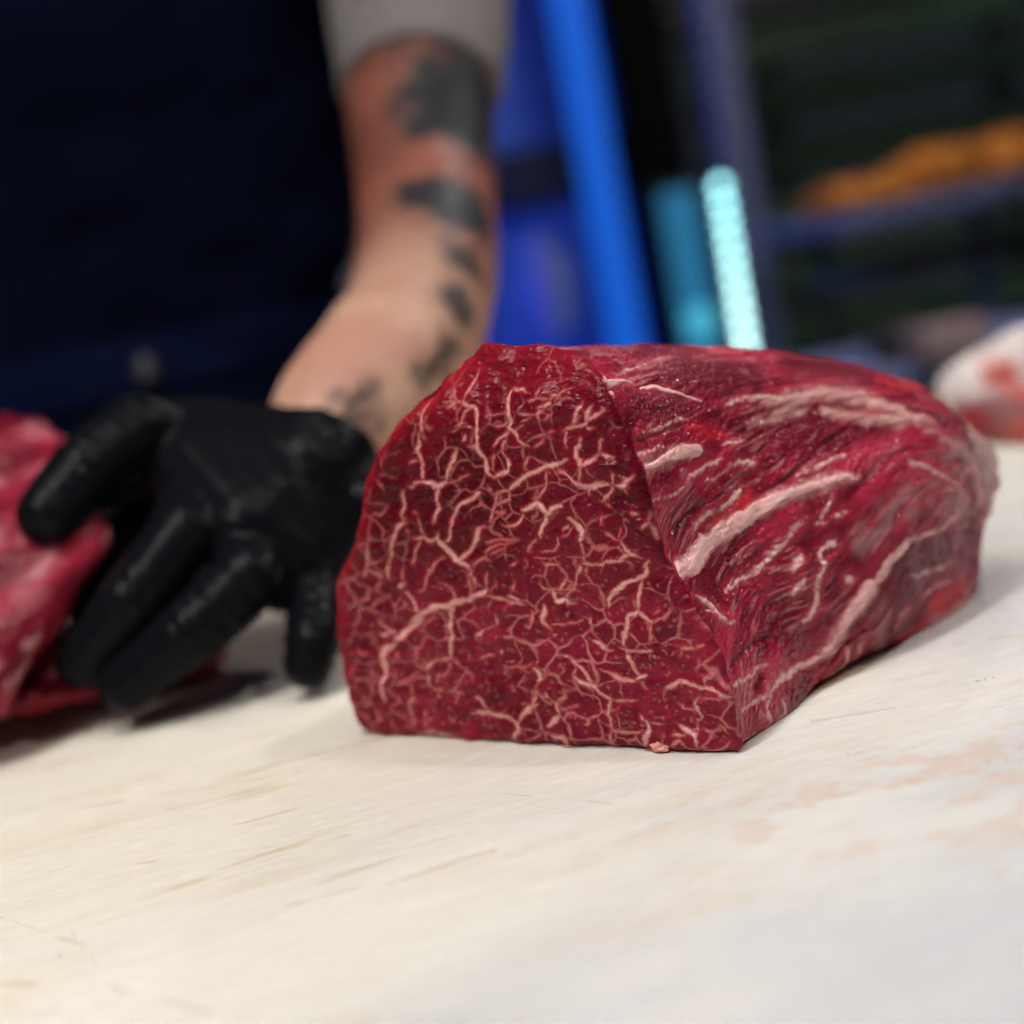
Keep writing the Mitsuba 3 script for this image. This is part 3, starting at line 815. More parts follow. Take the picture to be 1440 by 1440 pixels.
fatc = fatc * (0.72 + 0.28 * stout)[:, None] * np.stack([np.ones(len(stout)), 0.68 + 0.32 * stout, 0.70 + 0.30 * stout], 1)
fc = lerp(fc, fatc, (0.74 + 0.22 * stout) * fatm)
left = ss(0.055, 0.085, FP[:, 0])
redrim = np.exp(-rim_d / 0.0020) * left * ss(0.3, 0.55, meshkit.fbm(p3 * 120, 3, 133) + 0.2 * left) + 0.55 * ss(0.100, 0.114, FP[:, 1] + 0.012 * (big - 0.5)) + 0.4 * np.exp(-rim_d / 0.005) * left
fc = lerp(fc, (0.33, 0.012, 0.022), np.clip(0.8 * redrim, 0, 0.8) * (1 - 0.7 * fatm))
FV = face_point(FP, rim_d)
fv_n = np.cross(FV[tri[:, 1]] - FV[tri[:, 0]], FV[tri[:, 2]] - FV[tri[:, 0]])
tri = np.where((fv_n @ NF > 0)[:, None], tri, tri[:, ::-1])
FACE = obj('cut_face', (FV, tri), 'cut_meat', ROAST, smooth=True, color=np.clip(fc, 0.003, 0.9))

# ---- the thick veins of fat as pieces of their own, standing a hair proud of the lean
ncount = 0
for n, (f, r) in enumerate(lines):
    if r < 54 / 7.2 * MPP / 2 or ncount > 90:
        continue
    ncount += 1
    length = np.linalg.norm(np.diff(f, axis=0), axis=1).sum()
    m = max(6, int(length / 0.0005))
    s = spline(f, m)
    t = np.gradient(s, axis=0); t /= np.linalg.norm(t, axis=1, keepdims=True) + 1e-12
    nrm = np.stack([-t[:, 1], t[:, 0]], 1)
    u = np.linspace(0, 1, m)
    end = np.sqrt(np.clip(np.minimum(u, 1 - u) * length / (1.3 * r), 0, 1))
    across = np.array([-1, -0.75, -0.4, 0, 0.4, 0.75, 1.0])
    lift = np.array([-0.00014, -0.00002, 0.00002, 0.00003, 0.00002, -0.00002, -0.00014])
    pts, lf = [], []
    for a, l in zip(across, lift):
        e3 = np.c_[s + a * 0.002, np.full(m, n * 0.7)]
        wdt = r * 0.70 * (0.9 + 0.9 * fb(e3, 420, 2, 141)) * end
        pts.append(s + nrm * (a * wdt)[:, None]); lf.append(np.full(m, l) - 0.00022 * (1 - end))
    pts, lf = np.concatenate(pts), np.concatenate(lf)
    rdv = cKDTree(dense).query(pts)[0]
    R = face_point(pts, rdv, lf)
    i, j = np.meshgrid(np.arange(6), np.arange(m - 1), indexing='ij')
    qd = np.stack([i * m + j, i * m + j + 1, (i + 1) * m + j + 1, (i + 1) * m + j], -1).reshape(-1, 4)
    tr = np.vstack([qd[:, [0, 1, 2]], qd[:, [0, 2, 3]]])
    nn = np.cross(R[tr[:, 1]] - R[tr[:, 0]], R[tr[:, 2]] - R[tr[:, 0]])
    if (nn @ NF).mean() < 0: tr = tr[:, ::-1]
    rc = lerp((0.66, 0.29, 0.26), (0.76, 0.42, 0.375), ss(0.3, 0.7, meshkit.fbm(np.c_[pts, pts[:, :1] * 0] * 420, 3, 151)))
    rc = lerp(rc, (0.50, 0.13, 0.11), np.repeat(ss(0.35, 1.0, np.abs(across)), m) * 0.9)
    obj('marbling_vein', (R, tr), 'fat', FACE, smooth=True, color=rc)


# ---- the broad straps of fat on the side, each a domed strip that hugs the meat
def fat_strip(name, line, widths, height, c0, c1, label, seed, parent=ROAST):
    pxl = spline([(*p, w) for p, w in zip(line, widths)], max(24, int(np.sum(np.linalg.norm(np.diff(np.array(line), axis=0), axis=1)) / 1.3)))
    c = BV[on_side(pxl[:, :2])]
    k = np.ones(9) / 9
    c = np.stack([np.convolve(np.pad(c[:, a], 4, mode='edge'), k, 'valid') for a in range(3)], 1)
    w = pxl[:, 2] / 2 * PX
    m = len(c)
    t = np.gradient(c, axis=0); t /= np.linalg.norm(t, axis=1, keepdims=True) + 1e-12
    d, i = body_tree.query(c, k=40)
    n = bn[i].mean(1); n /= np.linalg.norm(n, axis=1, keepdims=True)
    side = np.cross(t, n); side /= np.linalg.norm(side, axis=1, keepdims=True) + 1e-12
    across = np.linspace(-1, 1, 21)
    rows, cl = [], []
    for a in across:
        e3 = np.c_[c + a * 0.01]
        uu_ = np.linspace(0, 1, m); tip = np.clip(np.minimum(uu_, 1 - uu_) * m * 1.3 * PX / (0.8 * w.max()), 0, 1)
        wob = (1.08 + 1.0 * fb(e3 + seed, 150, 3, seed) + (0.8 * fb(np.c_[c + np.sign(a) * 0.02], 420, 3, seed + 3) if abs(a) > 0.3 else 0)) * (0.2 + 0.8 * np.sqrt(tip))
        p = c + side * (a * w * wob)[:, None]
        d, i = body_tree.query(p, k=12)
        wt = 1 / (d + 2e-4) ** 2; wt /= wt.sum(1, keepdims=True)
        base = (BV[i] * wt[..., None]).sum(1)
        nb = (bn[i] * wt[..., None]).sum(1); nb /= np.linalg.norm(nb, axis=1, keepdims=True)
        off = ((p - base) * nb).sum(1)
        u = np.linspace(0, 1, m)
        endf = np.clip(np.minimum(u, 1 - u) * m * 1.3 * PX / (0.6 * w.max()), 0, 1)
        h = (height * (1 - abs(a) ** 2.5) * np.sqrt(endf) - 0.00045 * abs(a) ** 8 - 0.0006 * (1 - endf)) + 0.0002 * fb(e3, 420, 3, seed + 4) * (1 - abs(a) ** 4) + 0.00012 * fb(e3, 1300, 2, seed + 5)
        rows.append(p - nb * off[:, None] + nb * h[:, None])
        mixv = ss(0.3, 0.7, meshkit.fbm(e3 * 230 + seed, 3, seed + 8))
        cc = lerp(c0, c1, mixv)
        cl.append(lerp(cc, (0.44, 0.07, 0.09), ss(0.40, 1.0, np.full(m, abs(a)) + 0.7 * fb(e3, 480, 3, seed + 9)) * 0.9))
    R, cl = np.concatenate(rows), np.concatenate(cl)
    i, j = np.meshgrid(np.arange(len(across) - 1), np.arange(m - 1), indexing='ij')
    qd = np.stack([i * m + j, i * m + j + 1, (i + 1) * m + j + 1, (i + 1) * m + j], -1).reshape(-1, 4)
    tr = np.vstack([qd[:, [0, 1, 2]], qd[:, [0, 2, 3]]])
    nn = np.cross(R[tr[:, 1]] - R[tr[:, 0]], R[tr[:, 2]] - R[tr[:, 0]])
    if (nn * n.mean(0)).sum(1).mean() < 0: tr = tr[:, ::-1]
    key = obj(name, (R, tr), 'fat', parent, smooth=True, color=cl)
    if label: labels[key] = {'label': label}


W0, W1 = (0.76, 0.37, 0.35), (0.87, 0.54, 0.49)
fat_strip('fat_strap', [(942, 803), (962, 800), (985, 776), (1010, 753), (1030, 740), (1050, 727), (1070, 714), (1090, 702), (1130, 689), (1160, 679), (1180, 672), (1202, 667)], [20, 32, 36, 33, 31, 28, 26, 22, 17, 14, 11, 5], 0.00045, W0, W1, 'long pale strap of fat running up the side from the cut edge', 3)
fat_strip('fat_strap', A([(400, 920), (470, 872), (560, 835), (640, 795), (720, 760), (800, 738), (870, 732), (915, 745)]), [6, 7, 9, 12, 17, 21, 20, 10], 0.0005, W0, W1, 'short club-shaped strap of pale fat near the top of the cut edge', 5)
fat_strip('fat_strap', A([(140, 305), (200, 295), (270, 288), (340, 280), (400, 272), (450, 270)]), [12, 18, 18, 13, 9, 4], 0.0007, W0, W1, 'rounded lump of pale fat on top beside the cut edge', 7)
fat_strip('fat_strap', A([(210, 360), (250, 372), (300, 375)]), [7, 10, 5], 0.0005, W0, W1, None, 9)
fat_strip('fat_strap', A([(480, 300), (560, 300), (640, 328), (720, 352), (790, 370), (850, 404), (905, 415)]), [5, 11, 11, 7, 5, 5, 3], 0.0005, W0, (0.74, 0.42, 0.38), None, 11)
fat_strip('fat_strap', D([(560, 400), (520, 450), (470, 520), (410, 600), (370, 680), (330, 740)]), [8, 22, 24, 24, 18, 8], 0.0006, (0.70, 0.36, 0.34), (0.78, 0.50, 0.46), 'broad uneven patch of fat low on the side', 13)

# ---- rim of fat along the bottom of the cut, and a scrap hanging out
def lump(center, axes, R, seed, sub=4, amp=0.25, f=140):
    m = trimesh.creation.icosphere(subdivisions=sub)
    v = m.vertices * np.asarray(axes)
    v = v * (1 + amp * 2 * fb(m.vertices * 0.7 + seed, 2.2, 3, seed))[:, None]
    v = v @ np.asarray(R).T + np.asarray(center)
    return trimesh.Trimesh(v, m.faces, process=False)


FR = np.stack([E1, NF, EZ], 1)
for (px, py, ax, az, seed) in [(932, 1066, 0.0036, 0.0020, 3)]:
    f = on_face(np.array([px]), np.array([py]))[0]
    m = lump(CORNER + f[0] * E1 + max(f[1], 0.0016) * EZ - NF * 0.0006, (ax, 0.0030, az), FR, seed, 4, 0.55)
    m.vertices[:, 2] = np.maximum(m.vertices[:, 2], 0.0005)
    cc = lerp((0.72, 0.24, 0.19), (0.78, 0.42, 0.33), ss(0.3, 0.7, meshkit.fbm(m.vertices * 300, 3, seed)))
    k = obj('fat_rim', m, 'fat', ROAST, smooth=True, color=cc)

# ---- the loose membrane behind the far end
U = np.linspace(0, 1, 40); Wv = np.linspace(0, 1, 30)
top_p, low_p = at(1368, 606, 0.466), at(1364, 776, 0.478)
uu, ww = np.meshgrid(U, Wv, indexing='ij')
base = top_p + (low_p - top_p) * uu[..., None]
out = np.sin(np.pi * np.clip(uu * 0.95 + 0.03, 0, 1)) ** 0.7
M_ = base + RX * (ww * out * 0.0190)[..., None] + np.array([0, 1.0, 0]) * (0.012 * ww ** 2)[..., None] - RX * 0.004
M_ = M_ + (np.stack([fb(M_, 120, 3, k) for k in (5, 6, 7)], -1)) * 0.0065 + np.stack([fb(M_, 420, 2, k) for k in (8, 9, 10)], -1) * 0.0022
i, j = np.meshgrid(np.arange(39), np.arange(29), indexing='ij')
qd = np.stack([i * 30 + j, i * 30 + j + 1, (i + 1) * 30 + j + 1, (i + 1) * 30 + j], -1).reshape(-1, 4)
mm = trimesh.Trimesh(M_.reshape(-1, 3), np.vstack([qd[:, [0, 1, 2]], qd[:, [0, 2, 3]]]), process=False)
scene['membrane_film'] = {'type': 'principledthin', 'base_color': {'type': 'rgb', 'value': [0.74, 0.50, 0.47]}, 'roughness': 0.4, 'diff_trans': 0.7}
k = obj('membrane', mm, 'membrane_film', ROAST, smooth=True)
labels[k] = {'label': 'thin pale membrane hanging loose at the far end'}
tag(ROAST, 'big block of marbled raw beef with a flat cut face on the board', 'meat')


# ------------------------------------------------------------------ the other pieces of meat
def meat_lump(pieces, length, rounds, seed, amp):
    m = skinned(pieces, length, rounds)
    n = vnormals(m)
    m.vertices = m.vertices + n * (amp * fb(m.vertices, 45, 3, seed) * 2 + amp * 0.35 * fb(m.vertices, 160, 3, seed + 1) * 2)[:, None]
    m.vertices[:, 2] = np.maximum(m.vertices[:, 2], 0.0006)
    return m


def hull_r(spheres):
    return m3.Manifold.batch_hull([m3.Manifold.sphere(r, 22).translate([float(x) for x in p]) for p, r in spheres])


def hull(points, r):
    return m3.Manifold.batch_hull([m3.Manifold.sphere(r, 16).translate([float(x) for x in p]) for p in points])


lm_pts = [at(-330, 640, 0.56), at(40, 615, 0.575), at(75, 640, 0.565), at(120, 760, 0.525), at(20, 900, 0.50), at(-20, 965, 0.492), at(-330, 1010, 0.47), at(-330, 640, 0.66), at(60, 640, 0.66), at(90, 800, 0.62), at(-300, 900, 0.60), at(0, 930, 0.56)]
low_pts = [at(-60, 1000, 0.505), at(120, 965, 0.535), at(290, 935, 0.56), at(300, 920, 0.58), at(-60, 960, 0.6), at(150, 880, 0.585)]
lm = meat_lump([hull(lm_pts, 0.009), hull(low_pts, 0.006)], 0.004, 8, 201, 0.004)
P = lm.vertices
g1 = meshkit.fbm(np.stack([P[:, 0] * 30 + P[:, 2] * 40, P[:, 2] * 90 - P[:, 0] * 60, P[:, 1] * 40], 1), 4, 205)
lc = lerp((0.13, 0.005, 0.015), (0.34, 0.020, 0.046), ss(0.35, 0.65, g1))
lc = lerp(lc, (0.74, 0.33, 0.36), 0.6 * ss(0.57, 0.70, meshkit.fbm(np.stack([P[:, 0] * 60 + P[:, 2] * 60, P[:, 1] * 40, P[:, 2] * 150 - P[:, 0] * 120], 1), 4, 207)) + 0.45 * ss(0.10, 0.13, P[:, 2]) * ss(0.4, 0.6, g1))  # pale streaks, plus a pink highlight painted along the top
obj('beef_cut', lm, 'side_meat', smooth=True, color=np.clip(lc, 0, 0.9))
tag('beef_cut', 'raw red piece of beef at the left edge, held down by the black gloved hand', 'meat')

rm = meat_lump([hull([at(1360, 545, 0.76), at(1480, 480, 0.78), at(1700, 430, 0.80), at(1390, 560, 0.86), at(1600, 470, 0.9)], 0.016), hull([at(1380, 585, 0.725), at(1470, 610, 0.70), at(1650, 590, 0.68), at(1420, 600, 0.84), at(1650, 560, 0.85)], 0.014)], 0.005, 8, 211, 0.004)
P = rm.vertices
rc = np.tile((0.86, 0.78, 0.74), (len(P), 1))
rc = lerp(rc, (0.78, 0.52, 0.46), 0.8 * ss(0.50, 0.70, meshkit.fbm(P * 40, 3, 213)))
for px, py, dpt, rad, c in [(1432, 530, 0.72, 0.019, (0.55, 0.04, 0.03)), (1408, 600, 0.70, 0.022, (0.20, 0.010, 0.016)), (1440, 625, 0.69, 0.014, (0.50, 0.10, 0.08)), (1345, 590, 0.73, 0.014, (0.35, 0.02, 0.03)), (1560, 560, 0.70, 0.03, (0.4, 0.03, 0.04))]:
    d = np.linalg.norm((P - at(px, py, dpt)) * [1, 0.4, 1] + np.stack([fb(P, 60, 2, k) for k in (1, 2, 3)], 1) * 0.012, axis=1)
    rc = lerp(rc, c, 0.9 * ss(rad, rad * 0.6, d))
obj('beef_cut_001', rm, 'side_meat', smooth=True, color=np.clip(rc, 0, 0.9))
tag('beef_cut_001', 'piece of raw beef with a thick white fat edge, behind the marbled block', 'meat')

# ------------------------------------------------------------------ the person: arm, glove, shirt, apron
ARM = [(425, 668, 0.555, 0.021), (440, 640, 0.565, 0.0240), (478, 588, 0.580, 0.0285), (522, 538, 0.605, 0.0315), (575, 475, 0.645, 0.0335), (598, 400, 0.69, 0.0355), (602, 325, 0.73, 0.036), (598, 262, 0.765, 0.038), (592, 180, 0.79, 0.0405), (590, 100, 0.81, 0.042), (590, 0, 0.83, 0.045), (560, -260, 0.87, 0.06)]
arm_p = [at(a, b, c) for a, b, c, _ in ARM]
arm_r = [r for *_, r in ARM]
TORSO_EDGE = [(500, -300), (488, 0), (492, 130), (486, 260), (468, 380), (452, 480), (440, 620), (430, 900)]
tor = [at(x, y, 0.90) for x, y in TORSO_EDGE]
hand_in = [at(430, 655, 0.555), at(350, 700, 0.55), at(290, 700, 0.54)]
body_mesh = skinned(chain(arm_p, arm_r, 28) + chain(hand_in, [0.015, 0.012, 0.010], 24) + chain([arm_p[-1], np.array([tor[0][0] - 0.18, 1.02, arm_p[-1][2] + 0.02])], [0.06, 0.07]), 0.006, 14)
P = body_mesh.vertices
body_mesh.vertices = P + vnormals(body_mesh) * (0.0022 * fb(P, 30, 2, 301) * 2)[:, None]
P = body_mesh.vertices
sk = lerp((0.60, 0.36, 0.25), (0.205, 0.068, 0.046), ss(0.57, 0.74, P[:, 1]))  # upper arm painted darker and redder, standing in for the dimmer light there
sk = lerp(sk, (0.36, 0.11, 0.08), 0.5 * ss(0.4, 0.65, meshkit.fbm(P * 34, 4, 303)))
INK = (0.016, 0.018, 0.022)
arm_tree = None
def arm_surface(px, py):
    v = P - CAM
    z = v @ FW
    X, Y = v @ RX / z * FOCAL, v @ UP / z * FOCAL
    p2 = np.stack([720 + X * math.cos(ROLL) - Y * math.sin(ROLL), 720 - X * math.sin(ROLL) - Y * math.cos(ROLL)], 1)
    d = np.linalg.norm(p2 - [px, py], axis=1) * 0.0006 + z
    return P[np.argmin(d)]
for px, py, r, s in [(660, 120, 0.044, 1), (650, 150, 0.040, 1), (672, 195, 0.034, 1), (690, 230, 0.026, 1), (650, 330, 0.012, 0.8), (668, 365, 0.016, 0.9), (680, 400, 0.016, 0.9), (648, 478, 0.011, 0.95), (662, 500, 0.010, 0.9), (600, 522, 0.008, 0.8), (618, 510, 0.006, 0.8),
                     (523, 540, 0.006, 0.8), (512, 562, 0.008, 0.7), (500, 578, 0.008, 0.6), (470, 555, 0.006, 0.5), (530, 592, 0.006, 0.5), (545, 580, 0.005, 0.6), (500, 600, 0.010, 0.35)]:
    c = arm_surface(px, py)
    d = np.linalg.norm(P - c + np.stack([fb(P, 90, 3, k) for k in (11, 12, 13)], 1) * 0.9 * r, axis=1)
    if r <= 0.012:
        line = np.abs(meshkit.fbm(P * 150, 3, 307 + int(px)) - 0.5)
        s = min(1.0, s * 1.25) * (0.38 + 0.62 * ss(0.12, 0.05, line))
    sk = lerp(sk, INK, np.asarray(s) * ss(r * 1.05, r * 0.55, d))
PERSON = 'person'
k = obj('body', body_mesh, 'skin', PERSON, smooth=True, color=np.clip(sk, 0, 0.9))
labels[k] = {'label': 'bare forearm with black tattoos bent at the elbow'}

# glove: palm, four fingers and a thumb closed round the meat
palm = [hull([at(300, 700, 0.562), at(200, 760, 0.56), at(150, 850, 0.56), at(230, 860, 0.55)], 0.016), hull([at(432, 672, 0.556), at(300, 650, 0.56), at(360, 740, 0.54), at(430, 780, 0.545)], 0.0225), hull([at(455, 640, 0.562), at(300, 640, 0.565)], 0.021), hull([at(440, 650, 0.56), at(405, 790, 0.535), at(350, 745, 0.53)], 0.020), hull([at(430, 650, 0.56), at(275, 665, 0.55), at(265, 625, 0.565), at(350, 745, 0.53)], 0.020),
        hull([at(430, 650, 0.56), at(425, 790, 0.545), at(480, 720, 0.555)], 0.018)]
FING = [  # px, py, depth, radius of each joint
    [(262, 632, 0.560, 0.0150), (192, 603, 0.545, 0.0145), (120, 662, 0.525, 0.0134), (68, 724, 0.512, 0.0118)],
    [(278, 690, 0.545, 0.0140), (260, 752, 0.520, 0.0136), (184, 848, 0.510, 0.0126), (118, 932, 0.515, 0.0104)],
    [(352, 745, 0.535, 0.0140), (350, 812, 0.512, 0.0134), (264, 894, 0.505, 0.0124), (178, 962, 0.508, 0.0102)],
    [(420, 790, 0.545, 0.0130), (446, 840, 0.525, 0.0110), (440, 900, 0.508, 0.0105), (434, 935, 0.506, 0.0090)],
    [(300, 620, 0.585, 0.0140), (220, 640, 0.60, 0.0125), (150, 690, 0.595, 0.0105)]]
fing = []
for f in FING:
    fing += chain([at(a, b, c) for a, b, c, _ in f], [r for *_, r in f], 22)
tendons = []
for a, b in (((430, 655, 0.541), (290, 662, 0.5325)), ((428, 668, 0.538), (318, 706, 0.5265)), ((430, 685, 0.536), (368, 752, 0.5205))):
    tendons += chain([at(*a), at(*b)], [0.0040, 0.0052], 16)
cuffp = [at(432, 672, 0.556), at(446, 645, 0.564)]
glove = skinned(palm + fing + tendons + [hull_r([(cuffp[0], 0.0245), (cuffp[1], 0.0256), (at(330, 660, 0.562), 0.0205), (at(398, 745, 0.545), 0.0205)])], 0.0018, 16)
P = glove.vertices
gn = vnormals(glove)
# the thin rubber creases across the back of the hand and at the joints
tend = meshkit.fbm(np.stack([P[:, 0] * 110 + P[:, 2] * 60, P[:, 2] * 25, P[:, 1] * 40], 1), 3, 321)
glove.vertices = P + gn * (0.0012 * (tend - 0.5) + 0.0003 * fb(P, 190, 2, 322))[:, None]
for f in FING[:4]:
    for n_ in (1, 2):
        j0, j1 = at(*f[n_][:3]), at(*f[n_ + 1][:3])
        ax_ = (j1 - j0) / np.linalg.norm(j1 - j0)
        x_ = (P - j0) @ ax_
        glove.vertices = glove.vertices + gn * (0.0006 * np.sin(x_ * 2 * np.pi / 0.0065 + 3 * fb(P, 120, 2, 323)) * np.exp(-(np.linalg.norm(P - j0, axis=1) / 0.015) ** 2))[:, None]
glove.vertices[:, 2] = np.maximum(glove.vertices[:, 2], 0.0006)
k = obj('glove', glove, 'glove_rubber', PERSON, smooth=True)
labels[k] = {'label': 'black rubber glove pressing on the meat'}
# shirt sleeve round the upper arm
sl_p = [at(592, 108, 0.808), at(592, 20, 0.83), at(580, -120, 0.85), at(560, -260, 0.88)]
sl_p.append(np.array([tor[0][0] - 0.17, 1.0, arm_p[-1][2] + 0.03]))
sl = skinned(chain(sl_p, [0.048, 0.053, 0.062, 0.078, 0.100], 30), 0.006, 5)
sl.vertices = sl.vertices + vnormals(sl) * (0.006 * fb(sl.vertices, 35, 3, 331))[:, None]
# the cuff: cut the rounded end flat and thicken it with a hem
axis = sl_p[1] - sl_p[0]; axis /= np.linalg.norm(axis)
hgt = (sl.vertices - (sl_p[0] - axis * 0.012)) @ axis
sl.vertices = sl.vertices - axis * np.minimum(hgt, 0)[:, None] * 0.97
k = obj('shirt_sleeve', sl, 'shirt_cloth', PERSON, smooth=50)
labels[k] = {'label': 'pale grey short sleeve above the tattooed arm'}


def torso(offset, depth_half, y0, lo, hi, seed, amp):
    """A loft of rounded sections whose right side follows the person's outline."""
    zs = np.array([p[2] for p in tor]); xs = np.array([p[0] for p in tor]); ys = np.array([p[1] for p in tor])
    o = np.argsort(zs)
    zz = np.linspace(lo, hi, 120)
    xe = np.interp(zz, zs[o], xs[o]) + offset
    th = np.linspace(0, 2 * np.pi, 160, endpoint=False)
    hw = 0.215 + offset
    c, s = np.cos(th), np.sin(th)
    sx, sy = np.sign(c) * np.abs(c) ** 0.75, np.sign(s) * np.abs(s) ** 0.75
    V = np.stack([np.broadcast_to((xe - hw)[:, None] + hw * sx[None], (120, 160)), np.broadcast_to((y0 + (depth_half + offset) * sy)[None], (120, 160)), np.broadcast_to(zz[:, None], (120, 160))], -1).reshape(-1, 3)
    V = V + np.stack([fb(V * [1, 1, 2.2], 14, 3, seed + k) for k in (0, 1, 2)], 1) * amp
    i, j = np.meshgrid(np.arange(119), np.arange(160), indexing='ij')
    q = np.stack([i * 160 + j, i * 160 + (j + 1) % 160, (i + 1) * 160 + (j + 1) % 160, (i + 1) * 160 + j], -1).reshape(-1, 4)
    return trimesh.Trimesh(V, np.vstack([q[:, [0, 1, 2]], q[:, [0, 2, 3]]]), process=False)


obj('shirt', torso(-0.004, 0.11, 1.02, -0.3, 0.66, 341, 0.02), 'shirt_cloth', PERSON, smooth=True)
k = obj('apron', torso(0.0, 0.112, 1.02, -0.62, 0.62, 341, 0.032), 'apron_cloth', PERSON, smooth=True)
labels[k] = {'label': 'very dark navy apron covering the body'}
zt = at(150, 520, 0.9)[2]
tie = torso(0.004, 0.113, 1.02, zt - 0.018, zt + 0.018, 351, 0.012)
obj('apron_tie', tie, 'apron_tie_cloth', PERSON, smooth=True)
m = lump(at(205, 520, 0.893), (0.007, 0.006, 0.010), np.eye(3), 5, 3, 0.1)
obj('buckle', m, 'buckle_metal', PERSON, smooth=True)
tag(PERSON, 'person in a dark navy apron with a tattooed arm and a black glove', 'person')

# ------------------------------------------------------------------ the dim stall behind
def glow(rgb, weight=0.06):
    return {'type': 'area', 'sampling_weight': weight, 'radiance': {'type': 'rgb', 'value': list(rgb)}}


def post(name, px, py_top, py_low, depth, w, mat, zlo=-0.9, ztop=None, round_=False):
    a = at(px, py_low, depth)
    zt = at(px, py_top, depth)[2] if ztop is None else ztop
    if round_:
        m = trimesh.creation.cylinder(radius=w / 2, height=zt - zlo, sections=32)
        m.apply_translation((a[0], a[1], (zt + zlo) / 2))
    else:
        m = box((a[0], a[1], (zt + zlo) / 2), (w, w, zt - zlo), bevel=0.006)
    return m, a


M2 = 2.0 / FOCAL
# blue-lit wall panel with the glowing tube in front of its right edge
pc = at(760, 240, 2.25)
t = thing('wall_panel')
obj('sheet', box((pc[0] + 0.02, pc[1], 0.2), (0.34, 0.03, 2.2), bevel=0.004), 'blue_lit_panel', t, smooth=False)
for dz in (-0.35, 0.08, 0.50):
    obj('rail', box((pc[0] + 0.02, pc[1] - 0.03, CAM_Z + dz), (0.34, 0.03, 0.09), bevel=0.004), 'dark_metal', t, smooth=False)
tag(t, 'blue lit wall panel between the tattooed arm and the glowing blue tube', 'panel')
t = thing('light_tube')
m, a = post('', 868, 0, 400, 2.0, 0.052, '', zlo=-0.89, ztop=0.95, round_=True)
obj('tube', m, 'dark_metal', t, smooth=40, emitter=glow((0.004, 0.095, 0.56), 0.3))
for z in (-0.89, 0.95):
    c = trimesh.creation.cylinder(radius=0.03, height=0.05, sections=32); c.apply_translation((a[0], a[1], z + (0.026 if z > 0 else -0.026)))
    obj('cap', c, 'dark_metal', t, smooth=40)
tag(t, 'upright glowing blue tube right of the blue wall panel', 'lamp')
t = thing('light_tube')  # second tube is added, out of sight, only to light the panel
m, a = post('', 612, 0, 250, 2.0, 0.03, '', zlo=-0.89, ztop=0.70, round_=True)
obj('tube', m, 'dark_metal', t, smooth=40, emitter=glow((0.05, 0.30, 5.0), 0.5))
for z in (-0.89, 0.70):
    c = trimesh.creation.cylinder(radius=0.02, height=0.05, sections=32); c.apply_translation((a[0], a[1], z + (0.026 if z > 0 else -0.026)))
    obj('cap', c, 'dark_metal', t, smooth=40)
t_ = lump(at(772, 405, 2.1), (0.036, 0.03, 0.075), np.eye(3), 61, 4, 0.35)
scene['lilac_plastic'] = two(principled((0.62, 0.60, 0.75), 0.3))
obj('plastic_bag', t_, 'lilac_plastic', smooth=True)
tag('plastic_bag', 'pale lilac crumpled plastic bag hanging against the blue wall panel', 'bag')
tag(t, 'added blue tube, unseen behind the forearm, put in to light the wall panel', 'lamp')
m, a = post('', 935, 0, 300, 2.1, 0.085, '', ztop=1.1)
scene['black_paint'] = two({'type': 'diffuse', 'reflectance': {'type': 'rgb', 'value': [0.007, 0.007, 0.004]}})
obj('post', m, 'black_paint', smooth=False)
tag('post', 'nearly black post right of the glowing blue tube', 'post')
m, a = post('', 1050, 0, 330, 2.05, 0.052, '', ztop=1.1)
obj('post_001', m, 'post_paint', smooth=False)
tag('post_001', 'slate blue post just right of the bright cyan light strip', 'post')
# cyan strip of separate lights
t = thing('light_strip')
top, low = at(1012, 262, 1.95), at(1048, 500, 1.95)
zs = np.linspace(top[2], top[2] - 0.351, 15)
xx = at(1032, 380, 1.95)
obj('rail', box((xx[0], xx[1] + 0.012, (zs[0] + zs[-1]) / 2), (0.026, 0.012, zs[0] - zs[-1] + 0.03), bevel=0.002), 'dark_metal', t, smooth=False)
for n, z in enumerate(zs):
    bulb = trimesh.creation.icosphere(subdivisions=2, radius=0.0082)
    bulb.apply_translation((xx[0], xx[1], z))
    k_ = n / 14
    obj('bulb', bulb, 'dark_metal', t, smooth=True, emitter=glow((1.7 + 2.2 * k_, 4.2 + 1.4 * k_, 4.6 + 0.7 * k_)))
tag(t, 'upright strip of bright cyan lights behind the marbled block', 'lamp')
t = thing('light_box')
c = at(968, 370, 2.05)
z1, z0 = at(968, 265, 2.05)[2], -0.2
obj('frame', box((c[0], c[1] + 0.02, (z0 + z1) / 2), (0.066, 0.03, z1 - z0 + 0.02), bevel=0.003), 'dark_metal', t, smooth=False)
obj('diffuser', box((c[0], c[1], (z0 + z1) / 2), (0.052, 0.008, z1 - z0), bevel=0.002), 'dark_metal', t, smooth=False, emitter=glow((0.012, 0.14, 0.28)))
b = trimesh.creation.icosphere(subdivisions=3, radius=0.022)
b.apply_translation(at(985, 452, 1.98))
obj('bulb', b, 'dark_metal', t, smooth=True, emitter=glow((0.06, 0.45, 0.65)))
tag(t, 'dim teal light box left of the bright cyan light strip', 'lamp')
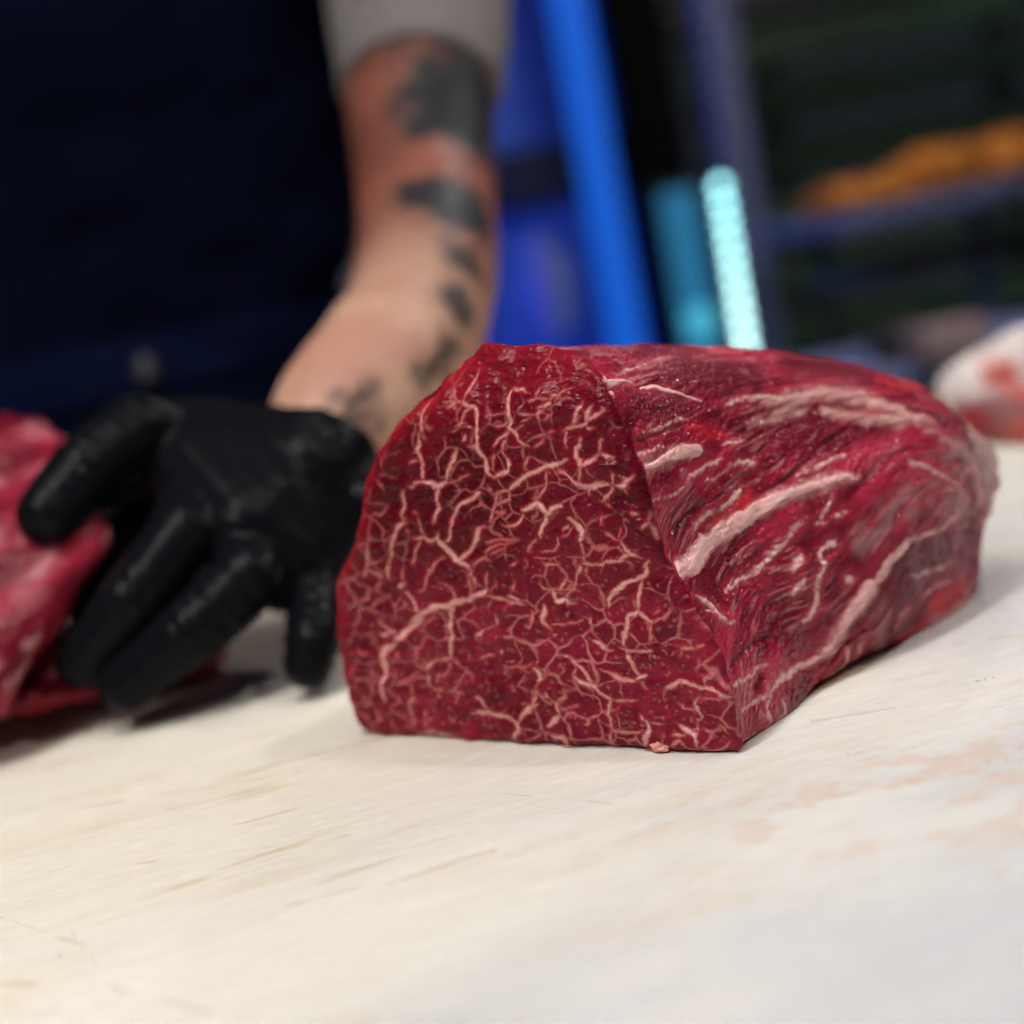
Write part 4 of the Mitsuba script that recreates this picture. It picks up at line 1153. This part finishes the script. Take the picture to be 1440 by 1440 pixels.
# dark green slatted screen
t = thing('slatted_screen')
sc0 = at(1270, 260, 2.6)
for n in range(17):
    z = -0.55 + n * 0.105
    obj('slat', box((sc0[0] + 0.12, sc0[1] + 0.012 * (n % 2), z), (0.95, 0.022, 0.074), bevel=0.004), 'green_paint', t, smooth=False)
for dx in (-0.33, 0.10, 0.55):
    obj('upright', box((sc0[0] + 0.12 + dx, sc0[1] + 0.05, 0.3), (0.05, 0.04, 1.9), bevel=0.004), 'dark_metal', t, smooth=False)
tag(t, 'dark green screen of horizontal slats filling the right background', 'screen')
# shelf with orange cloths
t = thing('shelf')
p0, p1 = at(1158, 322, 1.76), at(1500, 218, 2.0)
dv = p1 - p0; ang = math.atan2(dv[1], dv[0]); L = math.hypot(dv[0], dv[1]) + 0.05
mid = (p0 + p1) / 2; zs_ = mid[2]
obj('board', box((mid[0], mid[1] + 0.06, zs_ - 0.012), (L, 0.16, 0.024), rot=ang, bevel=0.003), 'shelf_paint', t, smooth=False)
obj('lower_board', box((mid[0] + 0.06, mid[1] + 0.10, zs_ - 0.085), (L, 0.14, 0.022), rot=ang, bevel=0.003), 'dark_metal', t, smooth=False)
for f_ in (0.06, 0.72):
    q_ = p0 + dv * f_
    obj('bracket', box((q_[0], q_[1] + 0.13, zs_ - 0.30), (0.022, 0.022, 0.56), bevel=0.002), 'shelf_paint' if f_ > 0.5 else 'dark_metal', t, smooth=False)
tag(t, 'blue grey shelf crossing the right background below the orange bundles', 'shelf')
for n, (px, py, w, h, lab) in enumerate([(1160, 290, 0.080, 0.022, 'leftmost and lowest of the orange bundles lying on the shelf'), (1285, 232, 0.090, 0.034, 'largest orange bundle, in the middle of the shelf'), (1412, 208, 0.085, 0.036, 'rightmost orange bundle at the edge of the picture on the shelf')]):
    u = np.clip((px - 1085) / 415, 0, 1)
    c = p0 + dv * u
    m = lump((c[0], c[1] + 0.05, zs_ + h * 0.75), (w, 0.05, h), np.array(trimesh.transformations.rotation_matrix(ang, [0, 0, 1])[:3, :3]), 40 + n, 4, 0.5)
    m.vertices[:, 2] = np.maximum(m.vertices[:, 2], zs_ + 0.0008)
    key = obj('cloth_bundle', m, 'orange_cloth', smooth=True)
    tag(key, lab, 'cloth')
# ledge with a small carton and a dark jar
lc_ = at(1270, 512, 1.45)
obj('side_table', box((lc_[0] + 0.1, lc_[1] + 0.1, lc_[2] - 0.012), (0.62, 0.22, 0.024), bevel=0.003), 'shelf_paint', smooth=False)
tag('side_table', 'blue grey ledge just above the far end of the marbled block', 'ledge')
c = at(1340, 478, 1.42)
obj('carton', box((c[0], c[1] + 0.02, lc_[2] + 0.017), (0.072, 0.05, 0.034), rot=0.2, bevel=0.002), 'pinkish_card', smooth=False)
tag('carton', 'small pinkish grey carton on the ledge left of the white fat', 'box')
c = at(1268, 470, 1.46)
jr = trimesh.creation.revolve(np.array([(0, 0), (0.024, 0), (0.026, 0.004), (0.026, 0.03), (0.018, 0.036), (0.018, 0.042), (0, 0.042)]), sections=40)
jr.apply_translation((c[0], c[1] + 0.03, lc_[2] + 0.0005))
obj('jar', jr, 'dark_metal', smooth=30)
tag('jar', 'squat black jar on the ledge beside the small carton', 'jar')
# pale cloth hanging behind the person's elbow, dark rail above
c = at(480, 395, 1.35)
gx_, gz_ = np.meshgrid(np.linspace(-0.035, 0.035, 30), np.linspace(-0.30, 0.035, 60))
tw = np.stack([c[0] + gx_ + 0.01, c[1] + 0.008 * np.sin(gx_ * 260 + gz_ * 9), c[2] + gz_], -1)
i, j = np.meshgrid(np.arange(59), np.arange(29), indexing='ij')
qd = np.stack([i * 30 + j, i * 30 + j + 1, (i + 1) * 30 + j + 1, (i + 1) * 30 + j], -1).reshape(-1, 4)
f0 = np.vstack([qd[:, [0, 1, 2]], qd[:, [0, 2, 3]]])
n0 = len(f0)
v0 = tw.reshape(-1, 3)
edge = np.r_[np.arange(30), np.arange(59, 0, -1)[::-1] * 30 + 29]
towel = trimesh.Trimesh(np.vstack([v0, v0 + [0, 0.006, 0]]), np.vstack([f0, f0[:, ::-1] + len(v0)]), process=False)
obj('towel', towel, 'pale_cloth', smooth=True)
tag('towel', 'pale cloth hanging behind the person between apron and elbow', 'cloth')
t = thing('towel_rack')
obj('rail', box((c[0] - 0.12, c[1] + 0.003, c[2] + 0.041), (0.42, 0.012, 0.012), bevel=0.002), 'dark_metal', t, smooth=False)
for dx in (-0.33, 0.085):
    obj('upright', box((c[0] + dx, c[1] + 0.018, (c[2] + 0.047 - 0.95) / 2), (0.014, 0.014, c[2] + 0.047 + 0.95), bevel=0.002), 'dark_metal', t, smooth=False)
tag(t, 'thin dark rack behind the person that the pale cloth hangs from', 'rack')
t = thing('added_shelf_lamp')  # unseen lamp added to brighten the shelf, bundles and slats
hc = at(1270, 240, 1.85)
sh = trimesh.creation.revolve(np.array([(0.02, 0.16), (0.03, 0.16), (0.14, 0.0), (0.135, 0.0), (0.02, 0.15)]), sections=48)
sh.apply_translation((hc[0], hc[1] - 0.25, 1.05))
obj('lamp_shade', sh, 'dark_metal', t, smooth=30)
b = trimesh.creation.icosphere(subdivisions=3, radius=0.04); b.apply_translation((hc[0], hc[1] - 0.25, 1.07))
obj('bulb', b, 'dark_metal', t, smooth=True, emitter=glow((150, 143, 135), 1.0))
tag(t, 'added unseen lamp with a dark shade, put in to brighten the shelf of orange bundles', 'lamp')
# overhead dark beam along the top right
c = at(1140, 15, 2.3)
obj('overhead_beam', box((c[0] + 0.2, c[1], c[2] + 0.03), (0.9, 0.08, 0.07), bevel=0.004), 'dark_metal', smooth=False)
tag('overhead_beam', 'dark beam along the top of the right background', 'beam')
